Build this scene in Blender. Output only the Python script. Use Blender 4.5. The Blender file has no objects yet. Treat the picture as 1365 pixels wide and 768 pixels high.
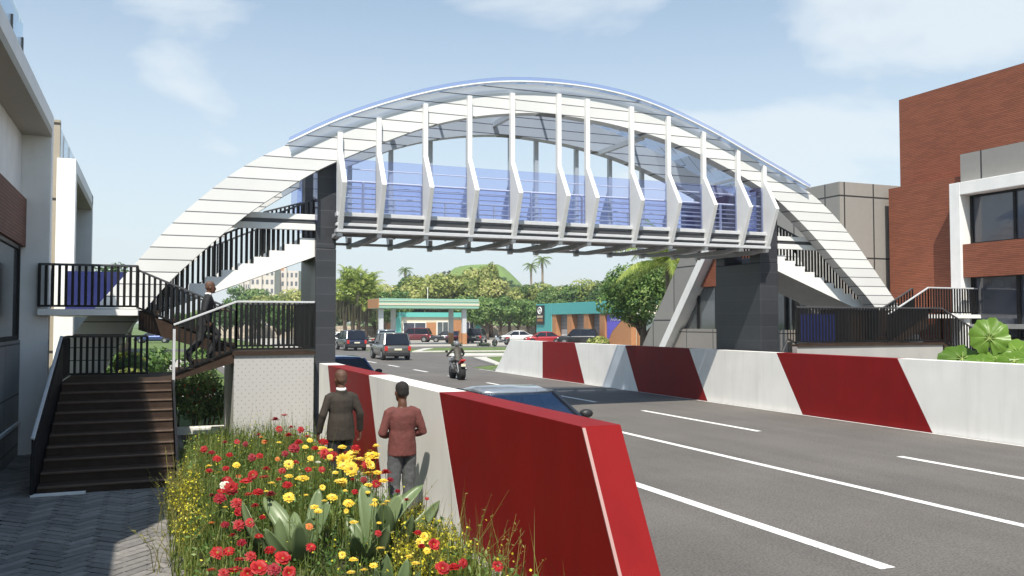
import bpy, bmesh, math, random
from mathutils import Vector, Matrix, Quaternion
random.seed(7)
R = math.radians
PI = math.pi
scene = bpy.context.scene
COL = scene.collection
# ---------------------------------------------------------------- camera frame
H = 2.55
F = 1168.0
YAW, PITCH = R(22.4), math.atan(46 / F)
SY, CY = math.sin(YAW), math.cos(YAW)
def ray(px, py):
    u = (px - 682.5) / F; v = (384 - py) / F
    f = math.cos(PITCH) - v * math.sin(PITCH); z = math.sin(PITCH) + v * math.cos(PITCH)
    return Vector((f * SY + u * CY, f * CY - u * SY, z))
O = Vector((0, 0, H))
def atY(px, py, Y):
    d = ray(px, py); return O + d * (Y / d.y)
def atX(px, py, X):
    d = ray(px, py); return O + d * (X / d.x)
def atZ(px, py, Z=0.0):
    d = ray(px, py); return O + d * ((Z - H) / d.z)
def atD(px, py, D):
    d = ray(px, py); return O + d * D

# ---------------------------------------------------------------- materials
def nodes(name):
    m = bpy.data.materials.new(name); m.use_nodes = True
    nt = m.node_tree; b = nt.nodes['Principled BSDF']
    return m, nt, b
def lk(nt, a, b): nt.links.new(a, b)
def mix_rgb(nt, blend='MIX'):
    n = nt.nodes.new('ShaderNodeMix'); n.data_type = 'RGBA'; n.blend_type = blend
    return n, n.inputs[0], n.inputs[6], n.inputs[7], n.outputs[2]
def mat(name, col, rough=.6, metal=0.0, var=.12, scale=6.0, bump=0.0, bscale=None, spec=.5, coat=0.0, streak=0.0):
    m, nt, b = nodes(name)
    b.inputs['Roughness'].default_value = rough; b.inputs['Metallic'].default_value = metal
    b.inputs['Specular IOR Level'].default_value = spec; b.inputs['Coat Weight'].default_value = coat
    tc = nt.nodes.new('ShaderNodeTexCoord')
    nz = nt.nodes.new('ShaderNodeTexNoise'); nz.inputs['Scale'].default_value = scale; nz.inputs['Detail'].default_value = 5
    lk(nt, tc.outputs['Object'], nz.inputs['Vector'])
    mr = nt.nodes.new('ShaderNodeMapRange'); mr.inputs[1].default_value = .3; mr.inputs[2].default_value = .7
    mr.inputs[3].default_value = 1 - var; mr.inputs[4].default_value = 1 + var
    lk(nt, nz.outputs['Fac'], mr.inputs[0])
    n, f, a, c, o = mix_rgb(nt, 'MULTIPLY'); f.default_value = 1
    a.default_value = (*col, 1); lk(nt, mr.outputs[0], c)
    last = o
    if streak:
        mp = nt.nodes.new('ShaderNodeMapping'); mp.inputs['Scale'].default_value = (4, 4, .35)
        lk(nt, tc.outputs['Object'], mp.inputs[0])
        n2 = nt.nodes.new('ShaderNodeTexNoise'); n2.inputs['Scale'].default_value = 1.3; n2.inputs['Detail'].default_value = 6
        lk(nt, mp.outputs[0], n2.inputs['Vector'])
        m2 = nt.nodes.new('ShaderNodeMapRange'); m2.inputs[1].default_value = .5; m2.inputs[2].default_value = .8
        m2.inputs[3].default_value = 1; m2.inputs[4].default_value = 1 - streak
        lk(nt, n2.outputs['Fac'], m2.inputs[0])
        k, f, a, c, o2 = mix_rgb(nt, 'MULTIPLY'); f.default_value = 1
        lk(nt, last, a); lk(nt, m2.outputs[0], c); last = o2
    lk(nt, last, b.inputs['Base Color'])
    rr = nt.nodes.new('ShaderNodeMapRange'); rr.inputs[3].default_value = max(0, rough - .08); rr.inputs[4].default_value = min(1, rough + .08)
    lk(nt, nz.outputs['Fac'], rr.inputs[0]); lk(nt, rr.outputs[0], b.inputs['Roughness'])
    if bump:
        bz = nt.nodes.new('ShaderNodeTexNoise'); bz.inputs['Scale'].default_value = bscale or scale * 8; bz.inputs['Detail'].default_value = 6
        lk(nt, tc.outputs['Object'], bz.inputs['Vector'])
        bp = nt.nodes.new('ShaderNodeBump'); bp.inputs['Strength'].default_value = bump; bp.inputs['Distance'].default_value = .02
        lk(nt, bz.outputs['Fac'], bp.inputs['Height']); lk(nt, bp.outputs[0], b.inputs['Normal'])
    return m
def math_node(nt, op, a, b=None, c=None):
    n = nt.nodes.new('ShaderNodeMath'); n.operation = op
    for i, v in enumerate((a, b, c)):
        if v is None: continue
        if isinstance(v, (int, float)): n.inputs[i].default_value = v
        else: lk(nt, v, n.inputs[i])
    return n.outputs[0]
def grid_mat(name, col, joint, lines, rough=.5, var=.1, cellvar=.08, jw=.012, bump=.5, spec=.5, noise=5.0):
    """base colour cut by straight joints; lines = [(axis, spacing, offset)]"""
    m, nt, b = nodes(name)
    b.inputs['Roughness'].default_value = rough; b.inputs['Specular IOR Level'].default_value = spec
    tc = nt.nodes.new('ShaderNodeTexCoord')
    sp = nt.nodes.new('ShaderNodeSeparateXYZ'); lk(nt, tc.outputs['Object'], sp.inputs[0])
    mask = None; cells = []
    for ax, s, off in lines:
        v = math_node(nt, 'ADD', sp.outputs['XYZ'.index(ax)], off + 1000 * s)
        q = math_node(nt, 'DIVIDE', v, s)
        fr = math_node(nt, 'FRACT', q)
        cells.append(math_node(nt, 'FLOOR', q))
        d = math_node(nt, 'ABSOLUTE', math_node(nt, 'SUBTRACT', fr, .5))
        e = math_node(nt, 'GREATER_THAN', d, .5 - jw / s / 2)
        mask = e if mask is None else math_node(nt, 'MAXIMUM', mask, e)
    h = cells[0]
    for i, c in enumerate(cells[1:]): h = math_node(nt, 'MULTIPLY_ADD', c, 17.3, h)
    wn = nt.nodes.new('ShaderNodeTexWhiteNoise'); wn.noise_dimensions = '1D'; lk(nt, h, wn.inputs['W'])
    nz = nt.nodes.new('ShaderNodeTexNoise'); nz.inputs['Scale'].default_value = noise; nz.inputs['Detail'].default_value = 6
    lk(nt, tc.outputs['Object'], nz.inputs['Vector'])
    k = math_node(nt, 'MULTIPLY_ADD', math_node(nt, 'SUBTRACT', wn.outputs['Value'], .5), cellvar * 2, 1.0)
    k = math_node(nt, 'ADD', k, math_node(nt, 'MULTIPLY', math_node(nt, 'SUBTRACT', nz.outputs['Fac'], .5), var * 3))
    n, f, a, c, o = mix_rgb(nt, 'MULTIPLY'); f.default_value = 1; a.default_value = (*col, 1); lk(nt, k, c)
    n2, f2, a2, c2, o2 = mix_rgb(nt); lk(nt, mask, f2); lk(nt, o, a2); c2.default_value = (*joint, 1)
    lk(nt, o2, b.inputs['Base Color'])
    bp = nt.nodes.new('ShaderNodeBump'); bp.inputs['Strength'].default_value = bump; bp.inputs['Distance'].default_value = .01
    lk(nt, math_node(nt, 'SUBTRACT', 1.0, mask), bp.inputs['Height']); lk(nt, bp.outputs[0], b.inputs['Normal'])
    return m
def glass_mat(name, tint, refl=.12, diffuse=None, dw=.15, rough=.02):
    m, nt, b = nodes(name); nt.nodes.remove(b)
    out = nt.nodes['Material Output']
    tr = nt.nodes.new('ShaderNodeBsdfTransparent'); tr.inputs[0].default_value = (*tint, 1)
    sh = tr.outputs[0]
    if diffuse:
        df = nt.nodes.new('ShaderNodeBsdfDiffuse'); df.inputs[0].default_value = (*diffuse, 1)
        mx = nt.nodes.new('ShaderNodeMixShader'); mx.inputs[0].default_value = dw
        lk(nt, sh, mx.inputs[1]); lk(nt, df.outputs[0], mx.inputs[2]); sh = mx.outputs[0]
    gl = nt.nodes.new('ShaderNodeBsdfGlossy'); gl.inputs['Roughness'].default_value = rough; gl.inputs['Color'].default_value = (.95, .97, 1, 1)
    fr = nt.nodes.new('ShaderNodeLayerWeight'); fr.inputs[0].default_value = .25
    ml = math_node(nt, 'MULTIPLY_ADD', fr.outputs['Fresnel'], .6, refl * .5)
    mx = nt.nodes.new('ShaderNodeMixShader'); lk(nt, ml, mx.inputs[0]); lk(nt, sh, mx.inputs[1]); lk(nt, gl.outputs[0], mx.inputs[2])
    lk(nt, mx.outputs[0], out.inputs[0])
    return m
def leaf_mat(name, c1, c2, c3, trans=.35, rough=.5):
    m, nt, b = nodes(name)
    g = nt.nodes.new('ShaderNodeNewGeometry')
    cr = nt.nodes.new('ShaderNodeValToRGB')
    cr.color_ramp.elements[0].color = (*c1, 1); cr.color_ramp.elements[1].color = (*c3, 1)
    e = cr.color_ramp.elements.new(.55); e.color = (*c2, 1)
    oi = nt.nodes.new('ShaderNodeObjectInfo')
    tc = nt.nodes.new('ShaderNodeTexCoord')
    nz = nt.nodes.new('ShaderNodeTexNoise'); nz.inputs['Scale'].default_value = .9; nz.inputs['Detail'].default_value = 2
    lk(nt, tc.outputs['Object'], nz.inputs['Vector'])
    v = math_node(nt, 'MULTIPLY_ADD', g.outputs['Random Per Island'], .6, math_node(nt, 'MULTIPLY_ADD', nz.outputs['Fac'], .9, -.28))
    v = math_node(nt, 'MULTIPLY_ADD', math_node(nt, 'SUBTRACT', oi.outputs['Random'], .5), .3, v)
    lk(nt, v, cr.inputs[0]); lk(nt, cr.outputs[0], b.inputs['Base Color'])
    b.inputs['Roughness'].default_value = rough; b.inputs['Specular IOR Level'].default_value = .35
    tl = nt.nodes.new('ShaderNodeBsdfTranslucent'); lk(nt, cr.outputs[0], tl.inputs[0])
    mx = nt.nodes.new('ShaderNodeMixShader'); mx.inputs[0].default_value = trans
    lk(nt, b.outputs[0], mx.inputs[1]); lk(nt, tl.outputs[0], mx.inputs[2]); lk(nt, mx.outputs[0], nt.nodes['Material Output'].inputs[0])
    return m

M = {}
M['white'] = mat('white_paint', (.83, .82, .80), .55, var=.05, scale=2, bump=.05, streak=.08)
M['white_clean'] = mat('white_metal', (.74, .74, .73), .4, var=.04, scale=3, streak=.06)
M['plank'] = grid_mat('white_plank_cladding', (.68, .68, .67), (.13, .13, .14), [('Z', .285, 0)], rough=.45, var=.04, cellvar=.06, jw=.024, bump=.6, noise=1.5)
M['barrier_white'] = mat('barrier_white_paint', (.85, .835, .80), .5, var=.05, scale=1.2, bump=.12, bscale=60, streak=.1)
M['barrier_red'] = mat('barrier_red_paint', (.205, .0055, .006), .55, var=.08, scale=1.2, bump=.08, bscale=60, streak=.12, spec=.18)
M['strip'] = mat('pale_edge_strip', (.3, .16, .15), .5, var=.05)
M['charcoal'] = grid_mat('charcoal_cladding', (.035, .037, .043), (.07, .07, .078), [('Z', .42, .1)], rough=.42, var=.12, cellvar=.15, jw=.012, bump=.3)
M['black'] = mat('black_metal', (.009, .009, .0095), .5, var=.2, scale=4, spec=.25)
M['darkgrey'] = mat('dark_grey_metal', (.06, .06, .065), .45, var=.1)
M['grey'] = mat('grey_metal', (.5, .51, .53), .4, .0, var=.06)
M['midgrey'] = mat('grey_concrete', (.3, .3, .29), .75, var=.12, scale=3, bump=.15)
M['bracket'] = mat('bracket_grey_paint', (.46, .46, .48), .5, var=.06)
M['brown_step'] = mat('dark_brown_step', (.044, .029, .021), .75, var=.2, scale=5, bump=.1, spec=.12)
M['nosing'] = mat('worn_brown_nosing', (.11, .075, .055), .65, var=.15, spec=.2)
M['blue_glass'] = glass_mat('blue_violet_glass', (.84, .87, .988), .06, (.14, .15, .6), .03)
M['roof_glass'] = glass_mat('pale_blue_roof_glass', (.42, .49, .62), .08, (.2, .25, .45), .05)
M['blue_panel'] = mat('darkened_blue_panel', (.014, .02, .10), .3, var=.1, scale=2, coat=.2)  # blue darkened to hold the shade that falls on the glass screens
M['clear_glass'] = glass_mat('clear_glass', (.82, .88, .92), .15)
def window_glass(name, col, rough=.04):
    m = mat(name, col, rough, var=.2, scale=.8, spec=.28 if 'car' in name else 1.0)
    return m
M['window'] = window_glass('tinted_window_glass', (.065, .072, .095))
M['window_lit'] = window_glass('reflective_window_glass', (.10, .11, .115), .06)
def brick_mat(name, col, hscale=.06):
    m, nt, b = nodes(name)
    tc = nt.nodes.new('ShaderNodeTexCoord')
    sp = nt.nodes.new('ShaderNodeSeparateXYZ'); lk(nt, tc.outputs['Object'], sp.inputs[0])
    v = math_node(nt, 'DIVIDE', math_node(nt, 'ADD', sp.outputs[2], 100), hscale)
    fr = math_node(nt, 'FRACT', v); row = math_node(nt, 'FLOOR', v)
    e = math_node(nt, 'GREATER_THAN', math_node(nt, 'ABSOLUTE', math_node(nt, 'SUBTRACT', fr, .5)), .38)
    u = math_node(nt, 'ADD', math_node(nt, 'ADD', sp.outputs[0], sp.outputs[1]), math_node(nt, 'MULTIPLY', row, .137))
    cell = math_node(nt, 'FLOOR', math_node(nt, 'DIVIDE', math_node(nt, 'ADD', u, 100), .42))
    wn = nt.nodes.new('ShaderNodeTexWhiteNoise'); wn.noise_dimensions = '2D'
    cb = nt.nodes.new('ShaderNodeCombineXYZ'); lk(nt, cell, cb.inputs[0]); lk(nt, row, cb.inputs[1]); lk(nt, cb.outputs[0], wn.inputs['Vector'])
    nz = nt.nodes.new('ShaderNodeTexNoise'); nz.inputs['Scale'].default_value = 1.1; nz.inputs['Detail'].default_value = 5
    lk(nt, tc.outputs['Object'], nz.inputs['Vector'])
    k = math_node(nt, 'ADD', math_node(nt, 'MULTIPLY_ADD', wn.outputs['Value'], .26, .7), math_node(nt, 'MULTIPLY', nz.outputs['Fac'], .35))
    n, f, a, c, o = mix_rgb(nt, 'MULTIPLY'); f.default_value = 1; a.default_value = (*col, 1); lk(nt, k, c)
    n2, f2, a2, c2, o2 = mix_rgb(nt); lk(nt, e, f2); lk(nt, o, a2); c2.default_value = (col[0] * .42, col[1] * .42, col[2] * .42, 1)
    lk(nt, o2, b.inputs['Base Color']); b.inputs['Roughness'].default_value = .8
    bp = nt.nodes.new('ShaderNodeBump'); bp.inputs['Strength'].default_value = .5; bp.inputs['Distance'].default_value = .01
    lk(nt, math_node(nt, 'SUBTRACT', 1.0, e), bp.inputs['Height']); lk(nt, bp.outputs[0], b.inputs['Normal'])
    return m
M['brick'] = brick_mat('terracotta_brick', (.255, .079, .04))
M['brick_brown'] = brick_mat('brown_brick', (.19, .085, .055))
M['panel'] = grid_mat('taupe_panels', (.27, .257, .24), (.03, .03, .03), [('Z', 2.3, -.35), ('Y', 1.75, .3)], rough=.5, var=.05, cellvar=.05, jw=.06)
M['panel_x'] = grid_mat('taupe_panels_front', (.27, .257, .24), (.03, .03, .03), [('Z', 2.3, -.35), ('X', 1.4, .08)], rough=.5, var=.05, cellvar=.05, jw=.06)
M['panel_low'] = grid_mat('taupe_low_panels', (.3, .275, .25), (.03, .03, .03), [('Z', .9, .55), ('Y', 1.9, .6)], rough=.5, var=.05, cellvar=.06, jw=.04)
M['panel_grey'] = grid_mat('grey_wall_panels', (.22, .22, .225), (.03, .03, .03), [('Z', .95, -.25), ('Y', 1.6, .3)], rough=.5, var=.05, cellvar=.06, jw=.03)
M['beige_panel'] = grid_mat('beige_panels', (.33, .285, .225), (.03, .025, .02), [('Z', 1.95, .15)], rough=.5, var=.05, cellvar=.04, jw=.07)
M['soffit'] = mat('beige_soffit', (.38, .35, .29), .7, var=.05)
M['teal'] = mat('teal_paint', (.075, .36, .36), .5, var=.06, streak=.08)
M['teal_pale'] = mat('pale_green_paint', (.24, .42, .33), .5, var=.06)
M['cream'] = mat('cream_paint', (.6, .54, .42), .6, var=.05)
M['orange'] = mat('orange_brown_cladding', (.4, .19, .085), .6, var=.12)
M['stone'] = mat('pale_stone', (.45, .4, .34), .8, var=.25, scale=1.5, bump=.3)
M['apart'] = mat('pale_plaster', (.62, .56, .52), .8, var=.08)
M['apart_dark'] = mat('apartment_window', (.14, .15, .18), .3)
M['tyre'] = mat('tyre_rubber', (.014, .014, .014), .85, var=.2)
M['rim'] = mat('alloy_rim', (.4, .4, .41), .35, .8)
M['plastic'] = mat('black_plastic', (.02, .02, .021), .5)
M['car_glass'] = window_glass('car_glass', (.012, .015, .024), .12)
M['red_lamp'] = mat('red_lamp_lens', (.5, .025, .02), .25, var=.1, coat=.5)
M['clear_lamp'] = mat('clear_lamp_lens', (.6, .62, .64), .15, coat=.5)
M['plate'] = mat('blank_plate', (.7, .66, .5), .5)
M['seat_blue'] = mat('dark_blue_upholstery', (.014, .016, .05), .8)
for k, c, mt in (('paint_dark', (.03, .033, .04), .5), ('paint_roof_sheen', (.3, .33, .37), .5), ('paint_blue', (.035, .06, .19), .4), ('paint_grey', (.15, .142, .132), .55),
                 ('paint_navy', (.018, .022, .045), .3), ('paint_black', (.012, .012, .014), .2), ('paint_red', (.36, .012, .02), .2),
                 ('paint_maroon', (.12, .012, .02), .2), ('paint_white', (.72, .72, .72), .0), ('paint_yellow', (.6, .36, .03), .0), ('paint_silver', (.4, .46, .52), .6)):
    M[k] = mat(k, c, .3, mt, var=.05, coat=.8)
M['bark'] = mat('tree_bark', (.13, .095, .07), .9, var=.3, scale=9, bump=.5)
M['palm_bark'] = mat('palm_bark', (.2, .16, .12), .9, var=.3, scale=9, bump=.5)
M['leaf_green'] = leaf_mat('green_leaves', (.035, .085, .02), (.125, .225, .055), (.4, .5, .18))
M['leaf_dark'] = leaf_mat('dark_leaves', (.028, .07, .02), (.085, .165, .042), (.25, .36, .11))
M['leaf_yellow'] = leaf_mat('yellow_green_leaves', (.11, .17, .04), (.32, .36, .10), (.66, .62, .27))
M['leaf_palm'] = leaf_mat('palm_leaves', (.07, .12, .022), (.17, .25, .05), (.40, .46, .13))
M['leaf_cypress'] = leaf_mat('cypress_leaves', (.028, .045, .03), (.05, .08, .045), (.08, .12, .06), .15)
M['leaf_frond'] = leaf_mat('bright_fronds', (.16, .24, .04), (.30, .38, .08), (.5, .52, .17))
M['vine'] = leaf_mat('hanging_roots', (.07, .06, .045), (.14, .13, .07), (.2, .22, .1))
M['grass'] = leaf_mat('grass_blades', (.05, .085, .015), (.12, .17, .03), (.33, .34, .09), .4)
M['stem'] = leaf_mat('flower_stems', (.06, .10, .02), (.13, .18, .05), (.26, .3, .1), .3)
M['dry'] = leaf_mat('dry_stems', (.12, .11, .03), (.25, .24, .06), (.42, .4, .12), .3)
M['agave'] = leaf_mat('grey_green_leaf', (.075, .125, .05), (.17, .23, .11), (.3, .36, .21), .2, .36)
M['elephant'] = leaf_mat('broad_leaf', (.085, .17, .018), (.15, .27, .035), (.26, .4, .08), .35, .35)
M['vein'] = mat('leaf_vein', (.36, .46, .13), .5)
M['red_petal'] = leaf_mat('red_petals', (.24, .005, .009), (.4, .010, .014), (.52, .03, .022), .25)
M['dred_petal'] = leaf_mat('dark_red_petals', (.16, .004, .012), (.28, .008, .02), (.38, .02, .03), .25)
M['yellow_petal'] = leaf_mat('yellow_petals', (.72, .44, .02), (.85, .62, .06), (.9, .75, .2), .25)
M['lemon_petal'] = leaf_mat('lemon_blossom', (.55, .5, .02), (.75, .68, .05), (.85, .8, .2), .3)
M['white_petal'] = leaf_mat('white_petals', (.5, .5, .4), (.65, .65, .55), (.8, .78, .7), .3)
M['orange_petal'] = leaf_mat('orange_petals', (.5, .1, .02), (.6, .17, .03), (.7, .28, .05), .3)
M['pistil'] = mat('flower_eye', (.22, .12, .02), .8)
M['skin'] = mat('brown_skin', (.11, .05, .03), .5, var=.06, spec=.4)
M['hair'] = mat('black_hair', (.014, .012, .011), .85, bump=.4, bscale=200)
M['stubble'] = mat('cropped_hair', (.1, .05, .032), .65, bump=.1, bscale=300)
M['suit_black'] = mat('black_suit_cloth', (.014, .0145, .017), .8, var=.15, scale=14, bump=.15)
M['suit_brown'] = mat('charcoal_brown_suit_cloth', (.031, .024, .018), .85, var=.12, scale=14, bump=.2)
M['shirt'] = mat('white_shirt', (.7, .7, .7), .7)
M['sweater'] = mat('dusty_red_sweater', (.125, .036, .031), .85, var=.14, scale=10, bump=.3, bscale=40)
M['jeans'] = mat('grey_jeans', (.085, .088, .095), .85, var=.25, scale=9, bump=.25, bscale=60)
M['leather'] = mat('olive_brown_jacket', (.05, .045, .034), .6, var=.12, scale=10, bump=.15)
M['helmet'] = mat('grey_helmet', (.16, .165, .175), .3, var=.1, coat=.5)
M['shoe'] = mat('black_shoe', (.012, .011, .01), .35)

# ---------------------------------------------------------------- mesh builder
class MB:
    def __init__(s): s.v = []; s.f = []; s.m = []
    def add(s, vs, fs, mi=0):
        o = len(s.v); s.v += [tuple(p) for p in vs]
        for f in fs: s.f.append(tuple(i + o for i in f)); s.m.append(mi)
    def box(s, a, b, mi=0):
        x0, y0, z0 = (min(a[i], b[i]) for i in range(3)); x1, y1, z1 = (max(a[i], b[i]) for i in range(3))
        s.add([(x0,y0,z0),(x1,y0,z0),(x1,y1,z0),(x0,y1,z0),(x0,y0,z1),(x1,y0,z1),(x1,y1,z1),(x0,y1,z1)],
              [(0,3,2,1),(4,5,6,7),(0,1,5,4),(1,2,6,5),(2,3,7,6),(3,0,4,7)], mi)
        return s
    def prism(s, pts, ext, mi=0):
        """pts: planar loop of 3-D points, ext: extrusion vector"""
        n = len(pts); e = Vector(ext)
        vs = [Vector(p) for p in pts] + [Vector(p) + e for p in pts]
        fs = [tuple(range(n))[::-1], tuple(range(n, 2 * n))] + [(i, (i + 1) % n, n + (i + 1) % n, n + i) for i in range(n)]
        s.add(vs, fs, mi); return s
    def bar(s, p, q, w, h=None, up=(0, 0, 1), mi=0):
        p, q = Vector(p), Vector(q); h = h or w
        d = (q - p).normalized(); u = Vector(up)
        if abs(d.dot(u)) > .98: u = Vector((1, 0, 0))
        a = d.cross(u).normalized(); b = a.cross(d).normalized()
        a *= w / 2; b *= h / 2
        s.add([p-a-b, p+a-b, p+a+b, p-a+b, q-a-b, q+a-b, q+a+b, q-a+b],
              [(0,3,2,1),(4,5,6,7),(0,1,5,4),(1,2,6,5),(2,3,7,6),(3,0,4,7)], mi)
        return s
    def tube(s, pts, rs, n=8, cap=True, mi=0, flat=1.0):
        pts = [Vector(p) for p in pts]
        if not isinstance(rs, (list, tuple)): rs = [rs] * len(pts)
        k0 = len(s.v); ref = None; rings = []
        for i, p in enumerate(pts):
            t = (pts[min(i + 1, len(pts) - 1)] - pts[max(i - 1, 0)]).normalized()
            if ref is None:
                ref = Vector((0, 0, 1)) if abs(t.z) < .9 else Vector((1, 0, 0))
            a = t.cross(ref); 
            if a.length < 1e-5: a = t.orthogonal()
            a.normalize(); b = a.cross(t).normalized(); ref = b
            r = rs[i]
            rings.append([p + (a * math.cos(2*PI*j/n) + b * math.sin(2*PI*j/n) * flat) * r for j in range(n)])
        vs = [q for g in rings for q in g]; fs = []
        for i in range(len(rings) - 1):
            for j in range(n):
                fs.append((i*n+j, i*n+(j+1) % n, (i+1)*n+(j+1) % n, (i+1)*n+j))
        if cap: fs += [tuple(range(n))[::-1], tuple(range((len(rings)-1)*n, len(rings)*n))]
        s.add(vs, fs, mi); return s
    def loft(s, rings, cap=True, closed=True, mi=0):
        n = len(rings[0]); vs = [q for g in rings for q in g]; fs = []
        for i in range(len(rings) - 1):
            for j in range(n if closed else n - 1):
                fs.append((i*n+j, i*n+(j+1) % n, (i+1)*n+(j+1) % n, (i+1)*n+j))
        if cap: fs += [tuple(range(n))[::-1], tuple(range((len(rings)-1)*n, len(rings)*n))]
        s.add(vs, fs, mi); return s
    def ball(s, c, r, n=12, m=8, mi=0):
        if not isinstance(r, (tuple, list)): r = (r, r, r)
        rings = [[(c[0]+r[0]*math.sin(PI*i/m)*math.cos(2*PI*j/n), c[1]+r[1]*math.sin(PI*i/m)*math.sin(2*PI*j/n), c[2]-r[2]*math.cos(PI*i/m)) for j in range(n)] for i in range(1, m)]
        k = len(rings) * n; vs = [q for g in rings for q in g] + [(c[0], c[1], c[2]-r[2]), (c[0], c[1], c[2]+r[2])]; fs = []
        for i in range(len(rings) - 1):
            for j in range(n): fs.append((i*n+j, i*n+(j+1) % n, (i+1)*n+(j+1) % n, (i+1)*n+j))
        for j in range(n):
            fs.append((k, (j+1) % n, j)); fs.append((k+1, (len(rings)-1)*n+j, (len(rings)-1)*n+(j+1) % n))
        s.add(vs, fs, mi); return s
    def cyl(s, p, q, r, n=16, r2=None, mi=0): return s.tube([p, q], [r, r if r2 is None else r2], n, True, mi)
    def quad(s, a, b, c, d, mi=0): s.add([a, b, c, d], [(0, 1, 2, 3)], mi); return s
    def build(s, name, mats, parent=None, smooth=False, bevel=0, seg=2, recalc=True, sub=0):
        me = bpy.data.meshes.new(name); me.from_pydata(s.v, [], s.f)
        if not isinstance(mats, (list, tuple)): mats = [mats]
        for m in mats: me.materials.append(m)
        if len(mats) > 1: me.polygons.foreach_set('material_index', s.m)
        if recalc:
            bm = bmesh.new(); bm.from_mesh(me); bmesh.ops.recalc_face_normals(bm, faces=bm.faces); bm.to_mesh(me); bm.free()
        if smooth: me.polygons.foreach_set('use_smooth', [True] * len(me.polygons))
        o = bpy.data.objects.new(name, me); COL.objects.link(o)
        if parent: o.parent = parent
        if bevel:
            b = o.modifiers.new('bevel', 'BEVEL'); b.width = bevel; b.segments = seg; b.limit_method = 'ANGLE'; b.angle_limit = R(35)
        if sub:
            d = o.modifiers.new('sub', 'SUBSURF'); d.levels = d.render_levels = sub
        return o
def tag(o, label, cat, group=None):
    o['label'] = label; o['category'] = cat
    if group: o['group'] = group
    return o
def struct(o, kind='structure'): o['kind'] = kind; return o
def thing(name, label, cat, loc=(0, 0, 0), rz=0, group=None):
    o = bpy.data.objects.new(name, None); COL.objects.link(o)
    o.location = loc; o.rotation_euler = (0, 0, rz); o.empty_display_size = .2
    return tag(o, label, cat, group)
def copy_tree(o, parent=None):
    c = o.copy(); COL.objects.link(c)
    if parent: c.parent = parent
    for ch in list(o.children): copy_tree(ch, c)
    return c
# ---------------------------------------------------------------- world, sun, camera
SUNV = Vector((-.312, -.64, 1.0)).normalized()
def cloud_bias(nt, vec, px, py, r, amt):
    d = nt.nodes.new('ShaderNodeVectorMath'); d.operation = 'DISTANCE'; lk(nt, vec, d.inputs[0]); d.inputs[1].default_value = ray(px, py).normalized()
    mr = nt.nodes.new('ShaderNodeMapRange'); mr.interpolation_type = 'SMOOTHSTEP'; mr.inputs[1].default_value = 0; mr.inputs[2].default_value = r; mr.inputs[3].default_value = amt; mr.inputs[4].default_value = 0
    lk(nt, d.outputs['Value'], mr.inputs[0]); return mr.outputs[0]
def make_world():
    w = bpy.data.worlds.new('World'); scene.world = w; w.use_nodes = True
    nt = w.node_tree; bg = nt.nodes['Background']
    sky = nt.nodes.new('ShaderNodeTexSky'); sky.sky_type = 'NISHITA'; sky.sun_disc = False
    sky.sun_elevation = math.asin(SUNV.z); sky.sun_rotation = math.atan2(SUNV.x, SUNV.y) % (2 * PI)
    sky.air_density = 1.1; sky.dust_density = 1.6; sky.ozone_density = 1.6; sky.altitude = 50
    tc = nt.nodes.new('ShaderNodeTexCoord')
    mp = nt.nodes.new('ShaderNodeMapping'); mp.inputs['Scale'].default_value = (1.0, 1.0, 2.6); mp.inputs['Location'].default_value = (3.3, 1.15, 0)
    lk(nt, tc.outputs['Generated'], mp.inputs[0])
    nz = nt.nodes.new('ShaderNodeTexNoise'); nz.inputs['Scale'].default_value = 2.1; nz.inputs['Detail'].default_value = 9; nz.inputs['Roughness'].default_value = .52
    nz.inputs['Distortion'].default_value = .25
    lk(nt, mp.outputs[0], nz.inputs['Vector'])
    cr = nt.nodes.new('ShaderNodeMapRange'); cr.interpolation_type = 'SMOOTHSTEP'
    cr.inputs[1].default_value = .54; cr.inputs[2].default_value = .76; cr.inputs[3].default_value = 0; cr.inputs[4].default_value = .8
    nv = nz.outputs['Fac']
    for a in ((1000, 30, .5, .13), (780, 70, .22, .06), (1290, 60, .3, .10), (262, 105, .15, .12), (330, 190, .16, .07), (130, 250, .2, .07), (1000, 350, .4, .06)):
        nv = math_node(nt, 'ADD', nv, cloud_bias(nt, tc.outputs['Generated'], *a))
    lk(nt, nv, cr.inputs[0])
    sp = nt.nodes.new('ShaderNodeSeparateXYZ'); lk(nt, tc.outputs['Generated'], sp.inputs[0])
    hz = nt.nodes.new('ShaderNodeMapRange'); hz.inputs[1].default_value = 0.0; hz.inputs[2].default_value = .52; hz.inputs[3].default_value = .9; hz.inputs[4].default_value = 0.0
    lk(nt, sp.outputs[2], hz.inputs[0])
    fac = math_node(nt, 'MAXIMUM', cr.outputs[0], hz.outputs[0])
    n0, f0, a0, c0, o0 = mix_rgb(nt, 'MULTIPLY'); f0.default_value = 1; lk(nt, sky.outputs[0], a0); c0.default_value = (.74, .95, 1.0, 1)
    n, f, a, c, o = mix_rgb(nt); lk(nt, fac, f); lk(nt, o0, a); c.default_value = (SKYW * .90, SKYW * .965, SKYW * 1.0, 1)
    lk(nt, o, bg.inputs['Color']); bg.inputs['Strength'].default_value = SKYS
SKYW, SKYS = 6.6, .125
make_world()
sl = bpy.data.lights.new('sun', 'SUN'); sl.energy = 5.3; sl.angle = R(.5); sl.color = (1, .93, .82)
so = bpy.data.objects.new('sun', sl); COL.objects.link(so); so.rotation_euler = (-SUNV).to_track_quat('-Z', 'Y').to_euler(); so.location = (-20, -40, 60)
cam = bpy.data.cameras.new('camera'); co = bpy.data.objects.new('camera', cam); COL.objects.link(co)
co.location = O; co.rotation_euler = (PI / 2 + PITCH, 0, -YAW)
cam.sensor_width = 36; cam.lens = F / 1365 * 36; cam.clip_end = 4000; cam.clip_start = .05
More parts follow.
